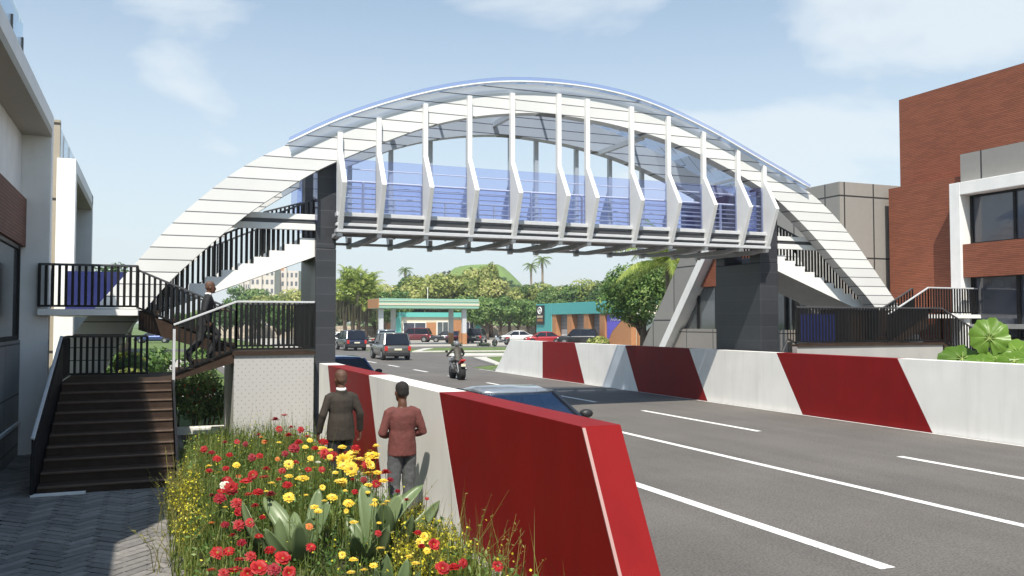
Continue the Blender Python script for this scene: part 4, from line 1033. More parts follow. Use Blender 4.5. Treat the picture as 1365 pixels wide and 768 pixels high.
def human(label, loc, rz, J, look, scale=1.0):
    t = thing('person', label, 'person', loc, rz); t.scale = (scale,) * 3
    hp = Vector(J['hip']); ch = Vector(J['chest']); nk = Vector(J['neck']); hd = Vector(J['head'])
    def torso(mb, k, z0=None, hem=None):
        ax = (ch - hp)
        up = ch - hp
        seq = [(-.10, .155, .105), (0, .165, .115), (.3, .150, .108), (.55, .158, .115), (.8, .178, .122), (1.0, .182, .118), (1.13, .165, .098), (1.24, .105, .075)]
        rings = []
        for q, rx, ry in seq: rings.append(ell(hp + up * q, rx * k, ry * k))
        if hem: rings = [ell(hp + up * q, max(rx * k, hem[1]) if q < .2 else (max(rx * k, hem[1] * .93) if q < .5 else rx * k), max(ry * k, hem[2]) if q < .5 else ry * k) for q, rx, ry in seq]
        if hem: rings = [ell(hp + up * hem[0], hem[1], hem[2])] + rings
        mb.loft(rings)
    b = MB(); torso(b, .93)
    b.tube([ch + (nk - ch) * .6, nk, hd + Vector((0, -.012, -.06))], [.062, .056, .054], 12)
    head_mesh(b, hd)
    for s, k in ((-1, 'l'), (1, 'r')):
        limb(b, [J['sh_' + k], J['el_' + k], J['wr_' + k]], [.05, .04, .027])
        hand(b, J['wr_' + k], J['hd_' + k], J['pn_' + k], s if k == 'r' else s, look.get('curl', .45))
        limb(b, [J['hip_' + k], J['kn_' + k], J['an_' + k]], [.075, .05, .036])
        an = Vector(J['an_' + k]); to = Vector(J['to_' + k]); limb(b, [an + Vector((0, 0, .0)), an.lerp(to, .55), to], [.036, .033, .026])
    o = b.build('body', M['skin'], t); remesh(o, .009, 2)
    # upper garment
    g = MB(); torso(g, 1.06, hem=look['hem'])
    for k in 'lr':
        sh = Vector(J['sh_' + k]); s = -1 if k == 'l' else 1
        limb(g, [ch + (sh - ch) * .55 + Vector((0, 0, .03)), sh, J['el_' + k], Vector(J['el_' + k]).lerp(Vector(J['wr_' + k]), .95)], [.07, .064, .056, .044])
    if look.get('collar'): g.tube([ch.lerp(nk, .55), nk + Vector((0, -.015, .0))], [.088, .072], 14)
    o = g.build(look['top'], M[look['top_m']], t); remesh(o, .011, 3)
    tex = bpy.data.textures.get('cloth_folds') or bpy.data.textures.new('cloth_folds', 'CLOUDS'); tex.noise_scale = .11
    d = o.modifiers.new('folds', 'DISPLACE'); d.texture = tex; d.strength = .016; d.mid_level = .5
    # trousers
    g = MB()
    g.loft([ell(hp + Vector((0, 0, -.06)), .150, .108), ell(hp, .165, .112), ell(hp + (ch - hp) * .25, .140, .098)])
    for k in 'lr':
        an = Vector(J['an_' + k]); kn = Vector(J['kn_' + k])
        limb(g, [Vector(J['hip_' + k]) + Vector((0, 0, .06)), Vector(J['hip_' + k]), kn, an + (kn - an) * .02], [.085, .100, .080, .068])
    o = g.build('trousers', M[look['leg_m']], t); remesh(o, .011, 3)
    d = o.modifiers.new('folds', 'DISPLACE'); d.texture = tex; d.strength = .018; d.mid_level = .5
    for k in 'lr':
        an = Vector(J['an_' + k]); to = Vector(J['to_' + k]); g = MB(); f = (to - an); f.z = 0; f = f.normalized() if f.length > 1e-3 else Vector((0, 1, 0))
        dn = Vector((0, 0, -.045))
        g.tube([an + dn * .5 - (to - an).normalized() * .055, an + dn * .6, an.lerp(to, .5) + dn * .35, to + dn * .1, to + (to - an).normalized() * .045], [.035, .045, .044, .04, .022], 12)
        o = g.build('shoe', M['shoe'], t); remesh(o, .009, 3)
    if look.get('hair'):
        g = MB(); s = 1.0; cx, cy, cz = hd
        kk = look['hair']
        prof = [(-.03, .055, .04, -.055), (.0, .072, .06, -.045), (.035, .0825, .088, -.018), (.07, .083, .1, -.01), (.108, .075, .09, -.01), (.135, .05, .062, -.01), (.15, .015, .02, -.01)]
        g.loft([ell((cx, cy + dy, cz + z), rx * kk, ry * kk, 16) for z, rx, ry, dy in prof])
        o = g.build('hair', M[look['hair_m']], t); remesh(o, .008, 2)
    if look.get('shirt'):
        g = MB(); g.tube([ch.lerp(nk, .75), nk + Vector((0, 0, .022))], [.077, .066], 14); g.build('shirt_collar', M['shirt'], t, smooth=True)
    return t
def stand(hands):
    J = {'hip': (0, 0, .95), 'chest': (0, .0, 1.36), 'neck': (0, -.012, 1.51), 'head': (0, .015, 1.635)}
    for s, k in ((-1, 'l'), (1, 'r')):
        J['sh_' + k] = (s * .178, -.01, 1.395); J['hip_' + k] = (s * .088, 0, .92); J['kn_' + k] = (s * .095, .02, .5); J['an_' + k] = (s * .1, -.02, .085); J['to_' + k] = (s * .125, .14, .045)
        if hands == 'front':
            J['el_' + k] = (s * .262, -.03, 1.15); J['wr_' + k] = (s * .15, .19, 1.09); J['hd_' + k] = (-s * .8, .5, .05); J['pn_' + k] = (0, -.3, 1)
        else:
            J['el_' + k] = (s * .268, -.035, 1.16); J['wr_' + k] = (s * .30, .05, .90); J['hd_' + k] = (s * .05, .12, -1); J['pn_' + k] = (-s, .1, 0)
    return J
p2 = (2.93, 10.72, .03)
human('man in dusty red sweater and grey jeans standing at the white barrier section', p2, R(2), stand('front'),
      dict(top='sweater', top_m='sweater', leg_m='jeans', hem=(-.22, .188, .135), hair=1.02, hair_m='hair', collar=False))
human('bald man in a dark brown suit walking along the barrier away from us', (2.57, 12.75, .03), R(6), stand('down'),
      dict(top='suit_jacket', top_m='suit_brown', leg_m='suit_black', hem=(-.36, .202, .145), hair=1.0, hair_m='stubble', collar=True, shirt=True), 1.03)
J = {'hip': (0, 0, .84), 'chest': (0, .05, 1.25), 'neck': (0, .06, 1.40), 'head': (0, .095, 1.525)}
for s, k in ((-1, 'l'), (1, 'r')):
    J['sh_' + k] = (s * .185, .05, 1.315); J['hip_' + k] = (s * .088, 0, .81)
J.update(kn_r=(.10, -.10, .42), an_r=(.10, -.36, .10), to_r=(.11, -.22, -.13 + .0), kn_l=(-.1, .27, .52), an_l=(-.1, .08, .09), to_l=(-.1, .24, .045))
J.update(el_r=(.25, -.03, 1.04), wr_r=(.24, .05, .80), hd_r=(.0, .15, -1), pn_r=(-1, .1, 0), el_l=(-.25, .14, 1.05), wr_l=(-.24, .36, 1.06), hd_l=(0, 1, .0), pn_l=(.2, 0, -1))
human('bald man in black suit and white shirt climbing the left stairs', (1.08, 19.85, 1.765), -PI/2, J,
      dict(top='suit_jacket', top_m='suit_black', leg_m='suit_black', hem=(-.34, .19, .138), hair=1.0, hair_m='stubble', collar=True, shirt=True))

# ---------------------------------------------------------------- motorcycle and rider
pb_ = atZ(612, 506)
mrz = R(-3)
mc = thing('motorcycle', 'black motorcycle with a red tail unit ridden along the road', 'motorcycle', (pb_.x, pb_.y + .3, .012), mrz)
def wheel(y, r, w):
    o = MB().tube([(-w*.6, y, r), (-w, y, r), (w, y, r), (w*.6, y, r)], [r * .8, r * .96, r * .96, r * .8], 26, False).build('wheel', M['tyre'], mc, smooth=True)
    o.modifiers.new('s', 'SOLIDIFY').thickness = -.05
    m_ = MB(); m_.tube([(x, y, r) for x in (-w * .5, w * .5)], [r * .74, r * .74], 20)
    for i in range(5):
        a = 2 * PI * i / 5; m_.bar((0, y, r), (0, y + math.cos(a) * r * .78, r + math.sin(a) * r * .78), .04, .05, up=(1, 0, 0))
    m_.build('rim', M['darkgrey'], o)
wheel(-.68, .31, .085); wheel(.72, .30, .06)
m_ = MB(); m_.box((-.17, -.2, .28), (.17, .3, .62)); m_.box((-.2, -.05, .38), (.2, .2, .55)); m_.build('engine', M['darkgrey'], mc, bevel=.05)
m_ = MB(); m_.ball((0, .22, .86), (.17, .32, .16), 14, 10); m_.build('tank', M['paint_black'], mc, smooth=True)
m_ = MB(); m_.loft([ell((0, -.1, .78), .13, .1, 10), ell((0, -.12, .84), .14, .14, 10)]); m_.box((-.13, -.62, .77), (.13, .0, .86)); m_.build('seat', M['plastic'], mc, bevel=.03)
m_ = MB(); m_.prism([(-.1, -.55, .78), (-.1, -.98, .93), (-.1, -.98, .84), (-.1, -.6, .66)], (.2, 0, 0)); m_.build('tail_unit', M['red_lamp'], mc, bevel=.03)
m_ = MB(); m_.box((-.11, -1.03, .84), (.11, -.97, .92)); m_.build('taillight', M['red_lamp'], mc, bevel=.02)
m_ = MB(); m_.box((-.1, -1.04, .6), (.1, -1.02, .72)); m_.build('number_plate', M['plate'], mc)
m_ = MB(); m_.prism([(-.06, -.6, .66), (-.06, -1.02, .62), (-.06, -1.02, .58), (-.06, -.6, .6)], (.12, 0, 0)); m_.build('mudguard', M['plastic'], mc)
m_ = MB()
for s in (-1, 1):
    m_.tube([(s * .1, .72, .3), (s * .1, .48, .95)], .028, 8); m_.bar((s * .11, -.68, .31), (s * .11, -.1, .45), .04, .06); m_.tube([(s * .14, -.55, .75), (s * .12, -.68, .35)], .03, 8)
m_.build('fork', M['rim'], mc)
m_ = MB(); m_.tube([(-.4, .3, 1.03), (-.15, .42, 1.0), (.15, .42, 1.0), (.4, .3, 1.03)], .018, 8); hb = m_.build('handlebar', M['plastic'], mc)
for s in (-1, 1):
    m_ = MB(); m_.tube([(s * .3, .36, 1.02), (s * .36, .4, 1.2)], .009, 6); m_.ball((s * .38, .4, 1.23), (.075, .02, .05), 10, 6); m_.build('mirror', M['plastic'], mc)
    m_ = MB(); m_.prism([(s * .17, .1, .45), (s * .17, .55, .6), (s * .2, .6, .95), (s * .19, .2, .8)], (s * .03, 0, 0)); m_.build('fairing', M['paint_silver' if s < 0 else 'paint_black'], mc, bevel=.01)
m_ = MB(); m_.tube([(.16, .1, .3), (.18, -.4, .34), (.19, -.85, .5)], [.035, .05, .055], 12); m_.build('exhaust', M['rim'], mc, smooth=True)
m_ = MB(); m_.ball((0, .6, .93), (.12, .1, .12), 12, 8); m_.build('headlight', M['clear_lamp'], mc, smooth=True)
J = {'hip': (0, -.22, .93), 'chest': (0, -.05, 1.30), 'neck': (0, .0, 1.44), 'head': (0, .04, 1.545)}
for s, k in ((-1, 'l'), (1, 'r')):
    J['sh_' + k] = (s * .19, -.03, 1.36); J['hip_' + k] = (s * .1, -.2, .90); J['kn_' + k] = (s * .25, .2, .78); J['an_' + k] = (s * .2, -.12, .42); J['to_' + k] = (s * .2, .06, .37)
    J['el_' + k] = (s * .34, .1, 1.15); J['wr_' + k] = (s * .37, .26, 1.06); J['hd_' + k] = (0, .9, -.1); J['pn_' + k] = (0, 0, -1)
rd = human('motorcyclist in olive brown jacket and grey helmet', (pb_.x, pb_.y + .3, .012), mrz, J, dict(top='jacket', top_m='leather', leg_m='jeans', hem=(-.2, .19, .14), collar=True, curl=1.0))
m_ = MB(); m_.ball((0, .04, 1.57), (.135, .16, .15), 18, 12); m_.build('helmet', M['helmet'], rd, smooth=True)
# ---------------------------------------------------------------- vegetation
rnd = random.Random(11)
def rvec(r=rnd):
    while True:
        v = Vector((r.uniform(-1, 1), r.uniform(-1, 1), r.uniform(-1, 1)))
        if .05 < v.length < 1: return v
def leaf_quad(mb, p, nrm, size, r, asp=.55):
    t = nrm.orthogonal().normalized(); t = Quaternion(nrm, r.uniform(0, 6.28)) @ t; b = nrm.cross(t)
    a = t * size; c = b * size * asp
    k = nrm * size * .18
    mb.add([p - a, p + c * .9 - k * .2 - a * .1, p + a, p - c * .9 - k * .2 - a * .1], [(0, 1, 2, 3)])
def crown(clumps, n, size, r, up=.35):
    mb = MB(); tot = sum(c[3] ** 2 for c in clumps)
    for c in clumps:
        cc = Vector(c[:3]); m = int(n * c[3] ** 2 / tot)
        for _ in range(m):
            d = rvec(r); d.z *= .82; L = d.length; q = d.normalized() * (L ** .45)
            p = cc + Vector((q.x * c[3], q.y * c[3], q.z * c[3] * .8))
            nn = (d.normalized() * .9 + rvec(r) * .8 + Vector((0, 0, up))).normalized()
            leaf_quad(mb, p, nn, size * r.uniform(.6, 1.25), r)
    return mb
def tree(name, label, loc, h, rad, trunk_h, nleaf, size, leaf, group, seed, shape='round', bark='bark', nclump=16):
    r = random.Random(seed)
    t = thing(name, label, 'tree', loc, r.uniform(0, 6), group)
    clumps = []
    zc = (h + trunk_h) / 2; hz = (h - trunk_h) / 2
    for i in range(nclump):
        d = rvec(r); d = d.normalized() * r.uniform(.35, 1.0)
        wv = 1.0
        if shape == 'tall': wv = .6 + .4 * (1 - abs(d.z))
        cr = rad * r.uniform(.26, .46)
        clumps.append((d.x * (rad - cr) * wv * 1.1, d.y * (rad - cr) * wv * 1.1, zc + d.z * (hz - cr * .8), cr))
    tb = MB(); lean = Vector((r.uniform(-.1, .1), r.uniform(-.1, .1), 0)) * h * .3
    top = Vector((lean.x, lean.y, zc)); k = h * .022 + .05
    tb.tube([(0, 0, -.1), lean * .3 + Vector((0, 0, trunk_h * .6)), top * .8 + Vector((0, 0, 0)), top + Vector((0, 0, hz * .5))], [k * 1.4, k, k * .7, k * .25], 9)
    for c in clumps[:9]:
        s = Vector((lean.x * .5, lean.y * .5, trunk_h * r.uniform(.75, 1.15))); e = Vector(c[:3])
        m = (s + e) / 2 + Vector((0, 0, -.1 * rad)); tb.tube([s, m, e], [k * .5, k * .33, k * .1], 6)
    tb.build('trunk', M[bark], t, smooth=True)
    crown(clumps, nleaf, size, r).build('crown', M[leaf], t, recalc=False)
    return t
def place(t, p, rz, s, label=None, group=None, sz=None):
    c = copy_tree(t); c.location = p; c.rotation_euler = (0, 0, rz); c.scale = (s, s, sz or s)
    if label: c['label'] = label
    if group: c['group'] = group
    return c
def frond(mb, base, d, L, droop, w, r, n=16, mi=0):
    d = Vector(d).normalized(); side = d.cross(Vector((0, 0, 1))); 
    if side.length < .05: side = Vector((1, 0, 0))
    side.normalize(); p = Vector(base); pts = []
    ang = 0
    for i in range(n + 1):
        t = i / n; pts.append(p.copy()); dd = (d + Vector((0, 0, -droop * t * t * 1.6))).normalized(); p = p + dd * (L / n)
    mb.tube(pts, [.012 * L * (1 - i / n * .8) * .6 for i in range(n + 1)], 4, mi=mi)
    for i in range(2, n + 1):
        t = i / n; ll = w * math.sin(PI * (.12 + .82 * t)) ; tan = (pts[i] - pts[i-1]).normalized()
        for s in (-1, 1):
            for h_ in (0, .5):
                q = pts[i-1].lerp(pts[i], h_); dr = (side * s + tan * .75 + Vector((0, 0, -.28 - .3 * r.random()))).normalized()
                e = q + dr * ll * r.uniform(.85, 1.1) + Vector((0, 0, -ll * .18)); wd = tan * (L / n * .22)
                mb.add([q - wd, q + wd, e], [(0, 1, 2)], mi)
def palm(name, label, loc, h, L, nf, group, seed, bark='palm_bark', droop=.9, dirs=None, leaf='leaf_palm', up0=-.25):
    r = random.Random(seed); t = thing(name, label, 'palm tree', loc, 0, group)
    tb = MB(); k = .05 + h * .012
    tb.tube([(0, 0, -.1), (.03 * h * .2, 0, h * .5), (0, 0, h)], [k * 1.3, k, k * .9], 9); tb.build('trunk', M[bark], t, smooth=True)
    mb = MB()
    for i in range(nf):
        a = 2 * PI * i / nf * 2.4 + r.uniform(-.2, .2); el = up0 + 1.5 * (i + .5) / nf
        frond(mb, (0, 0, h), (math.cos(a) * math.cos(el), math.sin(a) * math.cos(el), math.sin(el)), L * r.uniform(.85, 1.1), droop, L * .22, r)
    mb.build('crown', M[leaf], t, recalc=False)
    return t
# big tree and palm by the road, right of the teal workshop
p = atD(857, 440, 50); p.z = 0
bt = tree('broadleaf_tree', 'large dense green tree overhanging the teal workshop mural', p, 6.9, 3.35, 2.0, 17000, .12, 'leaf_green', None, 5, nclump=26)
p = atD(795, 440, 62); p.z = 0
tree('broadleaf_tree', 'rounded dark green tree just left of the largest tree, behind the workshop roof', (p.x + 34, p.y + 24, 0), 8.6, 3.6, 2.5, 7000, .2, 'leaf_dark', None, 15)
p = atD(890, 440, 43); p.z = 0
palm('palm_tree', 'palm with long arching yellow green fronds beside the slanted white frame', p, 5.45, 3.5, 26, None, 3, droop=1.0, leaf='leaf_frond')
# background rows
protos = []
for i, (leaf, h, rad, th, sh_) in enumerate((('leaf_green', 9.5, 4.4, 2.4, 'round'), ('leaf_yellow', 10.5, 4.2, 3.0, 'tall'), ('leaf_dark', 10, 4.6, 2.0, 'round'), ('leaf_yellow', 8.5, 4.6, 2.2, 'round'), ('leaf_green', 7.0, 3.6, 1.6, 'round'))):
    protos.append((leaf, h, tree('broadleaf_tree', 'x', (0, -900 - i * 20, 0), h, rad, th, 4200, .27, leaf, None, 40 + i, sh_, nclump=18)))
LAB = {'leaf_green': 'mid green broadleaf tree in the row behind the stone wall', 'leaf_yellow': 'yellow green tree in the row behind the filling station', 'leaf_dark': 'dark green tree in the row behind the stone wall'}
GRP = {'leaf_green': 'mid green trees behind the wall', 'leaf_yellow': 'yellow green trees behind the station', 'leaf_dark': 'dark green trees behind the wall'}
used = set()
def bg_tree(px, ytop, D, k, sx=1.0):
    leaf, h, t = protos[k]
    p = atD(px, ytop, D); hh = max(3.0, p.z) * (1.16 if px < 660 else 1.05); s = hh / h
    if k not in used:
        used.add(k); o = t; o.location = (p.x, p.y, 0); o.scale = (s * sx, s * sx, s)
    else: o = place(t, (p.x, p.y, 0), rnd.uniform(0, 6.28), s * sx, sz=s)
    o['label'] = LAB[leaf]; o['group'] = GRP[leaf]
for px, yt, D, k in ((512, 384, 128, 0), (528, 380, 140, 3), (545, 376, 148, 2), (556, 372, 150, 1), (575, 366, 145, 3), (592, 370, 152, 1), (610, 366, 150, 3), (628, 376, 150, 3), (640, 360, 160, 1), (655, 372, 150, 1),
                     (668, 388, 138, 0), (690, 392, 142, 0), (650, 398, 130, 4), (705, 396, 132, 4), (680, 382, 160, 3), (698, 374, 165, 1), (715, 376, 160, 2), (733, 372, 158, 3), (752, 374, 152, 0), (768, 370, 150, 0), (782, 372, 155, 1), (800, 366, 150, 3), (640, 392, 145, 0), (625, 398, 135, 4),
                     (725, 388, 145, 2), (745, 392, 140, 0), (520, 400, 135, 4), (500, 398, 150, 2), (480, 400, 145, 0), (455, 398, 150, 2), (430, 404, 150, 0), (650, 352, 150, 1), (815, 372, 140, 2), (835, 376, 140, 0), (860, 380, 135, 2)):
    bg_tree(px, yt, D, k, .5 if yt < 358 and px > 600 else 1.0)
for px, yt, D, k in ((300, 398, 120, 0), (318, 392, 135, 4), (345, 398, 140, 2), (362, 384, 150, 3), (384, 386, 150, 2), (398, 378, 150, 0), (410, 376, 140, 3), (335, 370, 210, 0), (420, 385, 145, 2), (160, 338, 70, 0), (150, 345, 80, 2), (172, 350, 75, 4), (270, 405, 110, 4), (245, 410, 120, 0), (372, 402, 100, 4)):
    leaf, h, t = protos[k]
    p = atD(px, yt, D); s = max(1.5, p.z) / h
    o = place(t, (p.x, p.y, 0), rnd.uniform(0, 6.28), s * 1.0, sz=s)
    o['label'] = {'leaf_green': 'mid green tree seen under the left end of the arch', 'leaf_yellow': 'pale yellow green tree in front of the far flats', 'leaf_dark': 'dark green tree in front of the far flats'}[leaf]
    o['group'] = 'trees under the left arch, ' + leaf.split('_')[1]
# hilltop trees
for i, (px, yt) in enumerate(((664, 366), (672, 368), (680, 372), (690, 378))):
    leaf, h, t = protos[2]; p = atD(px, yt, 360); o = place(t, (p.x, p.y, p.z - 8), i, .8); o['label'] = 'small dark tree on the right shoulder of the hill'; o['group'] = 'trees on the hill'
# cypresses
def cypress(px, yt, D, first=[None]):
    p = atD(px, yt, D); hh = p.z
    if first[0] is None:
        r = random.Random(8); t = thing('cypress_tree', 'tall narrow dark cypress rising above the trees behind the canopy', 'tree', (p.x, p.y, 0), 0, 'cypresses behind the canopy')
        tb = MB(); tb.tube([(0, 0, 0), (0, 0, 12)], [.3, .05], 8); tb.build('trunk', M['bark'], t)
        cl = [(r.uniform(-.25, .25), r.uniform(-.25, .25), 1.2 + k * .85, 1.0 * math.sin(PI * (.15 + .8 * (k + 1) / 15)) + .15) for k in range(14)]
        crown(cl, 2600, .22, r, up=.6).build('crown', M['leaf_cypress'], t, recalc=False); first[0] = t; o = t; t['h'] = 13.4
    else: o = place(first[0], (p.x, p.y, 0), rnd.uniform(0, 6), 1)
    s = hh / 13.4; o.scale = (s * .8, s * .8, s); o.location = (p.x, p.y, 0)
for px, yt in ((546, 360), (553, 361), (560, 365), (586, 362), (592, 356), (598, 355), (581, 366)): cypress(px, yt, 185)
# far slender palms
p = atD(540, 350, 165); fp = palm('slender_palm', 'slender palm with a small round head above the trees', (p.x, p.y, 0), p.z - 1.2, 2.0, 20, 'slender palms on the skyline', 21, up0=-.9)
for px, yt, D, s in ((708, 347, 180, 1), (723, 338, 185, 1)):
    p = atD(px, yt, D); o = place(fp, (p.x, p.y, 0), px, p.z / 13.4)
# spreading tree with hanging roots left of the station
p = atD(476, 440, 108); p.z = 0
tt = thing('weeping_tree', 'spiky crowned tree with hanging vines left of the station canopy', 'tree', p, 0)
r = random.Random(31); tb = MB()
for x, l in ((-1.4, -.3), (.1, .2), (1.1, .3), (-.5, .0)): tb.tube([(x, 0, -.1), (x + l * .5, .1, 3), (x * .6 + l, 0, 6)], [.28, .2, .12], 8)
tb.build('trunk', M['bark'], tt, smooth=True)
mb = MB()
for i in range(230):
    a = r.uniform(0, 2 * PI); el = r.uniform(-.35, 1.45); b = Vector((r.uniform(-1.6, 1.6), r.uniform(-1.2, 1.2), r.uniform(4.8, 8.0)))
    frond(mb, b, (math.cos(a) * math.cos(el), math.sin(a) * math.cos(el), math.sin(el)), r.uniform(1.5, 3.0), .8, .75, r, 8)
mb.build('crown', M['leaf_frond'], tt, recalc=False)
r2_ = random.Random(5); crown([(r2_.uniform(-2, 2), r2_.uniform(-1.6, 1.6), r2_.uniform(5.2, 8.6), r2_.uniform(.8, 1.3)) for _ in range(12)], 2200, .22, r2_).build('foliage', M['leaf_frond'], tt, recalc=False)
mb = MB()
for i in range(260):
    x, y = r.gauss(0, 1.3), r.gauss(0, 1.0); z = r.uniform(4.4, 6.2); L = r.uniform(1.2, 3.0); w = r.uniform(.04, .1)
    mb.quad((x - w, y, z), (x + w, y, z), (x + w * .3, y + .1, z - L), (x - w * .3, y + .1, z - L))
mb.build('hanging_vines', M['vine'], tt, recalc=False)
# parked motorcycles and low planting on the forecourt edge
for px, py, rz, lab in ((668, 460, 60, 'small dark motorcycle parked beyond the far end of the right barrier'), (491, 463, 30, 'small dark motorcycle standing between the navy and grey cars')):
    c = copy_tree(mc); p = atZ(px, py); c.location = (p.x, p.y, .01); c.rotation_euler = (0, 0, R(rz)); c['label'] = lab
for i, px in enumerate((604, 612, 640, 645, 651, 659)):
    p = atZ(px, 463.5); r_ = random.Random(i); t = thing('low_shrub', 'tiny dark clipped shrub on the far edge of the grass island', 'shrub', (p.x, p.y, .12), 0, 'tiny shrubs on the grass island')
    crown([(r_.uniform(-.2, .2), r_.uniform(-.2, .2), .2, .25) for _ in range(3)], 160, .09, r_).build('foliage', M['leaf_cypress'], t, recalc=False)
# low hedges
def hedge(label, pts, hgt, rad, n, size, leaf, name='hedge', blossoms=None):
    r = random.Random(hash(label) % 999 if 0 else len(label)); c = Vector(pts[0]) ; t = thing(name, label, 'hedge' if name == 'hedge' else 'shrub', (c.x, c.y, 0))
    cl = []
    for a, b in zip(pts[:-1], pts[1:]):
        a, b = Vector(a), Vector(b); L = (b - a).length
        for i in range(max(2, int(L / (rad * (.8 if hgt > 1.46 or hgt < 1.4 else .13))))):
            q = a.lerp(b, r.random()) - c; rr = rad * r.uniform(.6, 1.1); cl.append((q.x, q.y, r.uniform(.35, 1) * (hgt - rr * .7), rr))
    crown(cl, n, size, r).build('foliage', M[leaf], t, recalc=False)
    m_ = MB()
    for q in cl[::2]: m_.tube([(q[0] * .9, q[1] * .9, 0), q[:3]], [.03, .01], 5)
    m_.build('stems', M['bark'], t)
    if blossoms:
        b = MB()
        for _ in range(blossoms[1]):
            q = r.choice(cl); d = rvec(r).normalized(); d.y = -abs(d.y) * .8
            p = Vector(q[:3]) + Vector((d.x * q[3], d.y * q[3], d.z * q[3] * .8))
            for k in range(4): leaf_quad(b, p + rvec(r) * .02, (d + rvec(r) * .6).normalized(), blossoms[2], r, .8)
        b.build('blossoms', M[blossoms[0]], t, recalc=False)
    return t
hedge('green shrub with orange blossoms under the stair landing', [(.35, 22.9, 0), (2.0, 22.9, 0)], 1.45, .42, 5200, .05, 'leaf_green', 'flowering_shrub', ('orange_petal', 110, .035))
hedge('clipped light green hedge behind the dark brown staircase', [(-3.5, 27, 0), (1.5, 27, 0)], 1.3, .6, 4200, .09, 'leaf_yellow')
hedge('dark green hedge far behind the dark brown staircase', [(-6, 42, 0), (3, 42, 0)], 1.7, .8, 3500, .14, 'leaf_green')
hedge('yellow blossomed shrub below the left arch foot', [(-.9, 30, 0), (.1, 30, 0)], 2.3, .55, 2600, .09, 'leaf_green', 'flowering_shrub', ('lemon_petal', 160, .06))
hedge('small bright green shrub at the foot of the slanted white frame', [(19.0, 36, 0), (20.6, 38, 0)], 2.0, .6, 2400, .1, 'leaf_yellow', 'shrub')
struct(MB().prism([(-9, 32.0, .004), (3.2, 32.0, .004), (3.2, 33.2, .004), (-9, 33.2, .004)], (0, 0, .01)).build('garden_path', M['kerb']))
struct(MB().prism([(-9, 50, .004), (3.3, 50, .004), (3.3, 64, .004), (-9, 64, .004)], (0, 0, .01)).build('garden_path', M['forecourt']))
W_sill = tag(MB().box((.5, 21.3, .0), (1.62, 21.6, .16)).build('garden_kerb', M['white'], bevel=.01), 'pale kerb in the opening under the stair landing', 'kerb')
for q in ((31.5, 71.8), (33.3, 73.5), (35, 75), (29.5, 71.5)):
    pass

# ---------------------------------------------------------------- elephant-ear plant behind the right barrier
def broad_leaf(mb, vb, tip_c, nrm, up, R_, n=72):
    """round ribbed leaf centred at tip_c"""
    c = Vector(tip_c); nrm = Vector(nrm).normalized(); u = (Vector(up) - nrm * Vector(up).dot(nrm)).normalized(); s = u.cross(nrm).normalized()
    rings = [[c + nrm * .0] * 1]
    vs_ = [c.copy()]; fs = []; m = 6
    for k in range(1, m + 1):
        for j in range(n):
            a = 2 * PI * j / n; rad = R_ * (1 + .05 * math.sin(9 * a) + .025 * math.sin(23 * a + 1))
            notch = .55 if abs(a - PI) < .12 else 1
            rr = rad * k / m * (notch if k > 2 else 1) * (1.0 + .12 * math.cos(a))
            rib = .07 * R_ * abs(math.sin(4.5 * a)) * k / m + .05 * R_ * math.sin(5 * a + k) * (k / m) ** 2
            vs_.append(c + u * (rr * math.cos(a)) + s * (rr * .93 * math.sin(a)) + nrm * (rib - .22 * R_ * (k / m) ** 2))
    for j in range(n): fs.append((0, 1 + j, 1 + (j + 1) % n))
    for k in range(1, m):
        for j in range(n):
            a, b = 1 + (k-1)*n + j, 1 + (k-1)*n + (j+1) % n; fs.append((a, b, b + n, a + n))
    mb.add(vs_, fs)
    for j in range(0, n, 9):
        a = 2 * PI * j / n + .05
        if abs(a - PI) < .3: continue
        pts = [c + (u * math.cos(a) + s * .93 * math.sin(a)) * (R_ * q * .95) + nrm * (.006 + .02 * R_ - .22 * R_ * q * q) for q in (0, .35, .7, 1)]
        vb.tube(pts, [.016 * R_, .012 * R_, .006 * R_, .002], 5)
ep = thing('broad_leaf_plant', 'plant with huge round bright green leaves behind the right barrier', 'plant', (18.4, 14.6, 0))
lv, vv, sv = MB(), MB(), MB()
base = Vector((18.5, 14.5, 0))
for px, py, X, Rr, nrm, up in ((1319, 451, 18.3, .46, (-.75, -.6, .25), (0, 0, 1)), (1283, 479, 18.0, .47, (-.55, -.6, .55), (-.8, .4, .25)), (1330, 482, 18.3, .42, (-.5, -.62, .6), (.4, -.5, .3)), (1356, 470, 18.7, .48, (-.4, -.6, .65), (.7, -.5, .3)), (1352, 482, 18.2, .42, (-.5, -.4, .8), (.5, -.5, -.1)), (1375, 478, 18.5, .5, (-.3, -.5, .8), (.5, -.7, 0)), (1310, 486, 17.8, .36, (-.5, -.6, .6), (-.5, .4, .1))):
    q = atX(px, py, X); broad_leaf(lv, vv, q, nrm, up, Rr)
    bb = base + Vector((rnd.uniform(-.2, .2), rnd.uniform(-.3, .3), 0)); sv.tube([bb, bb.lerp(q, .5) + Vector((0, 0, .35)), q - Vector(nrm).normalized() * .02], [.035, .026, .016], 7)
for mb_, nm, mm in ((lv, 'leaves', 'elephant'), (vv, 'veins', 'vein'), (sv, 'stalks', 'stem')): W(mb_, nm, M[mm], ep, smooth=True, recalc=False)

# ---------------------------------------------------------------- flower bed
def bedx(y):
    x0 = (.36 if y < 14.2 else .58); return x0, x0 + (2.35 if y > 9.5 else 2.65)
def bz(x, y):
    x0 = .34 if y < 14.2 else .55; w_ = 2.72 if y > 9.5 else 2.85; t = min(1, max(0, (x - x0) / w_)); return .02 + .16 * math.sin(PI * t) ** .7
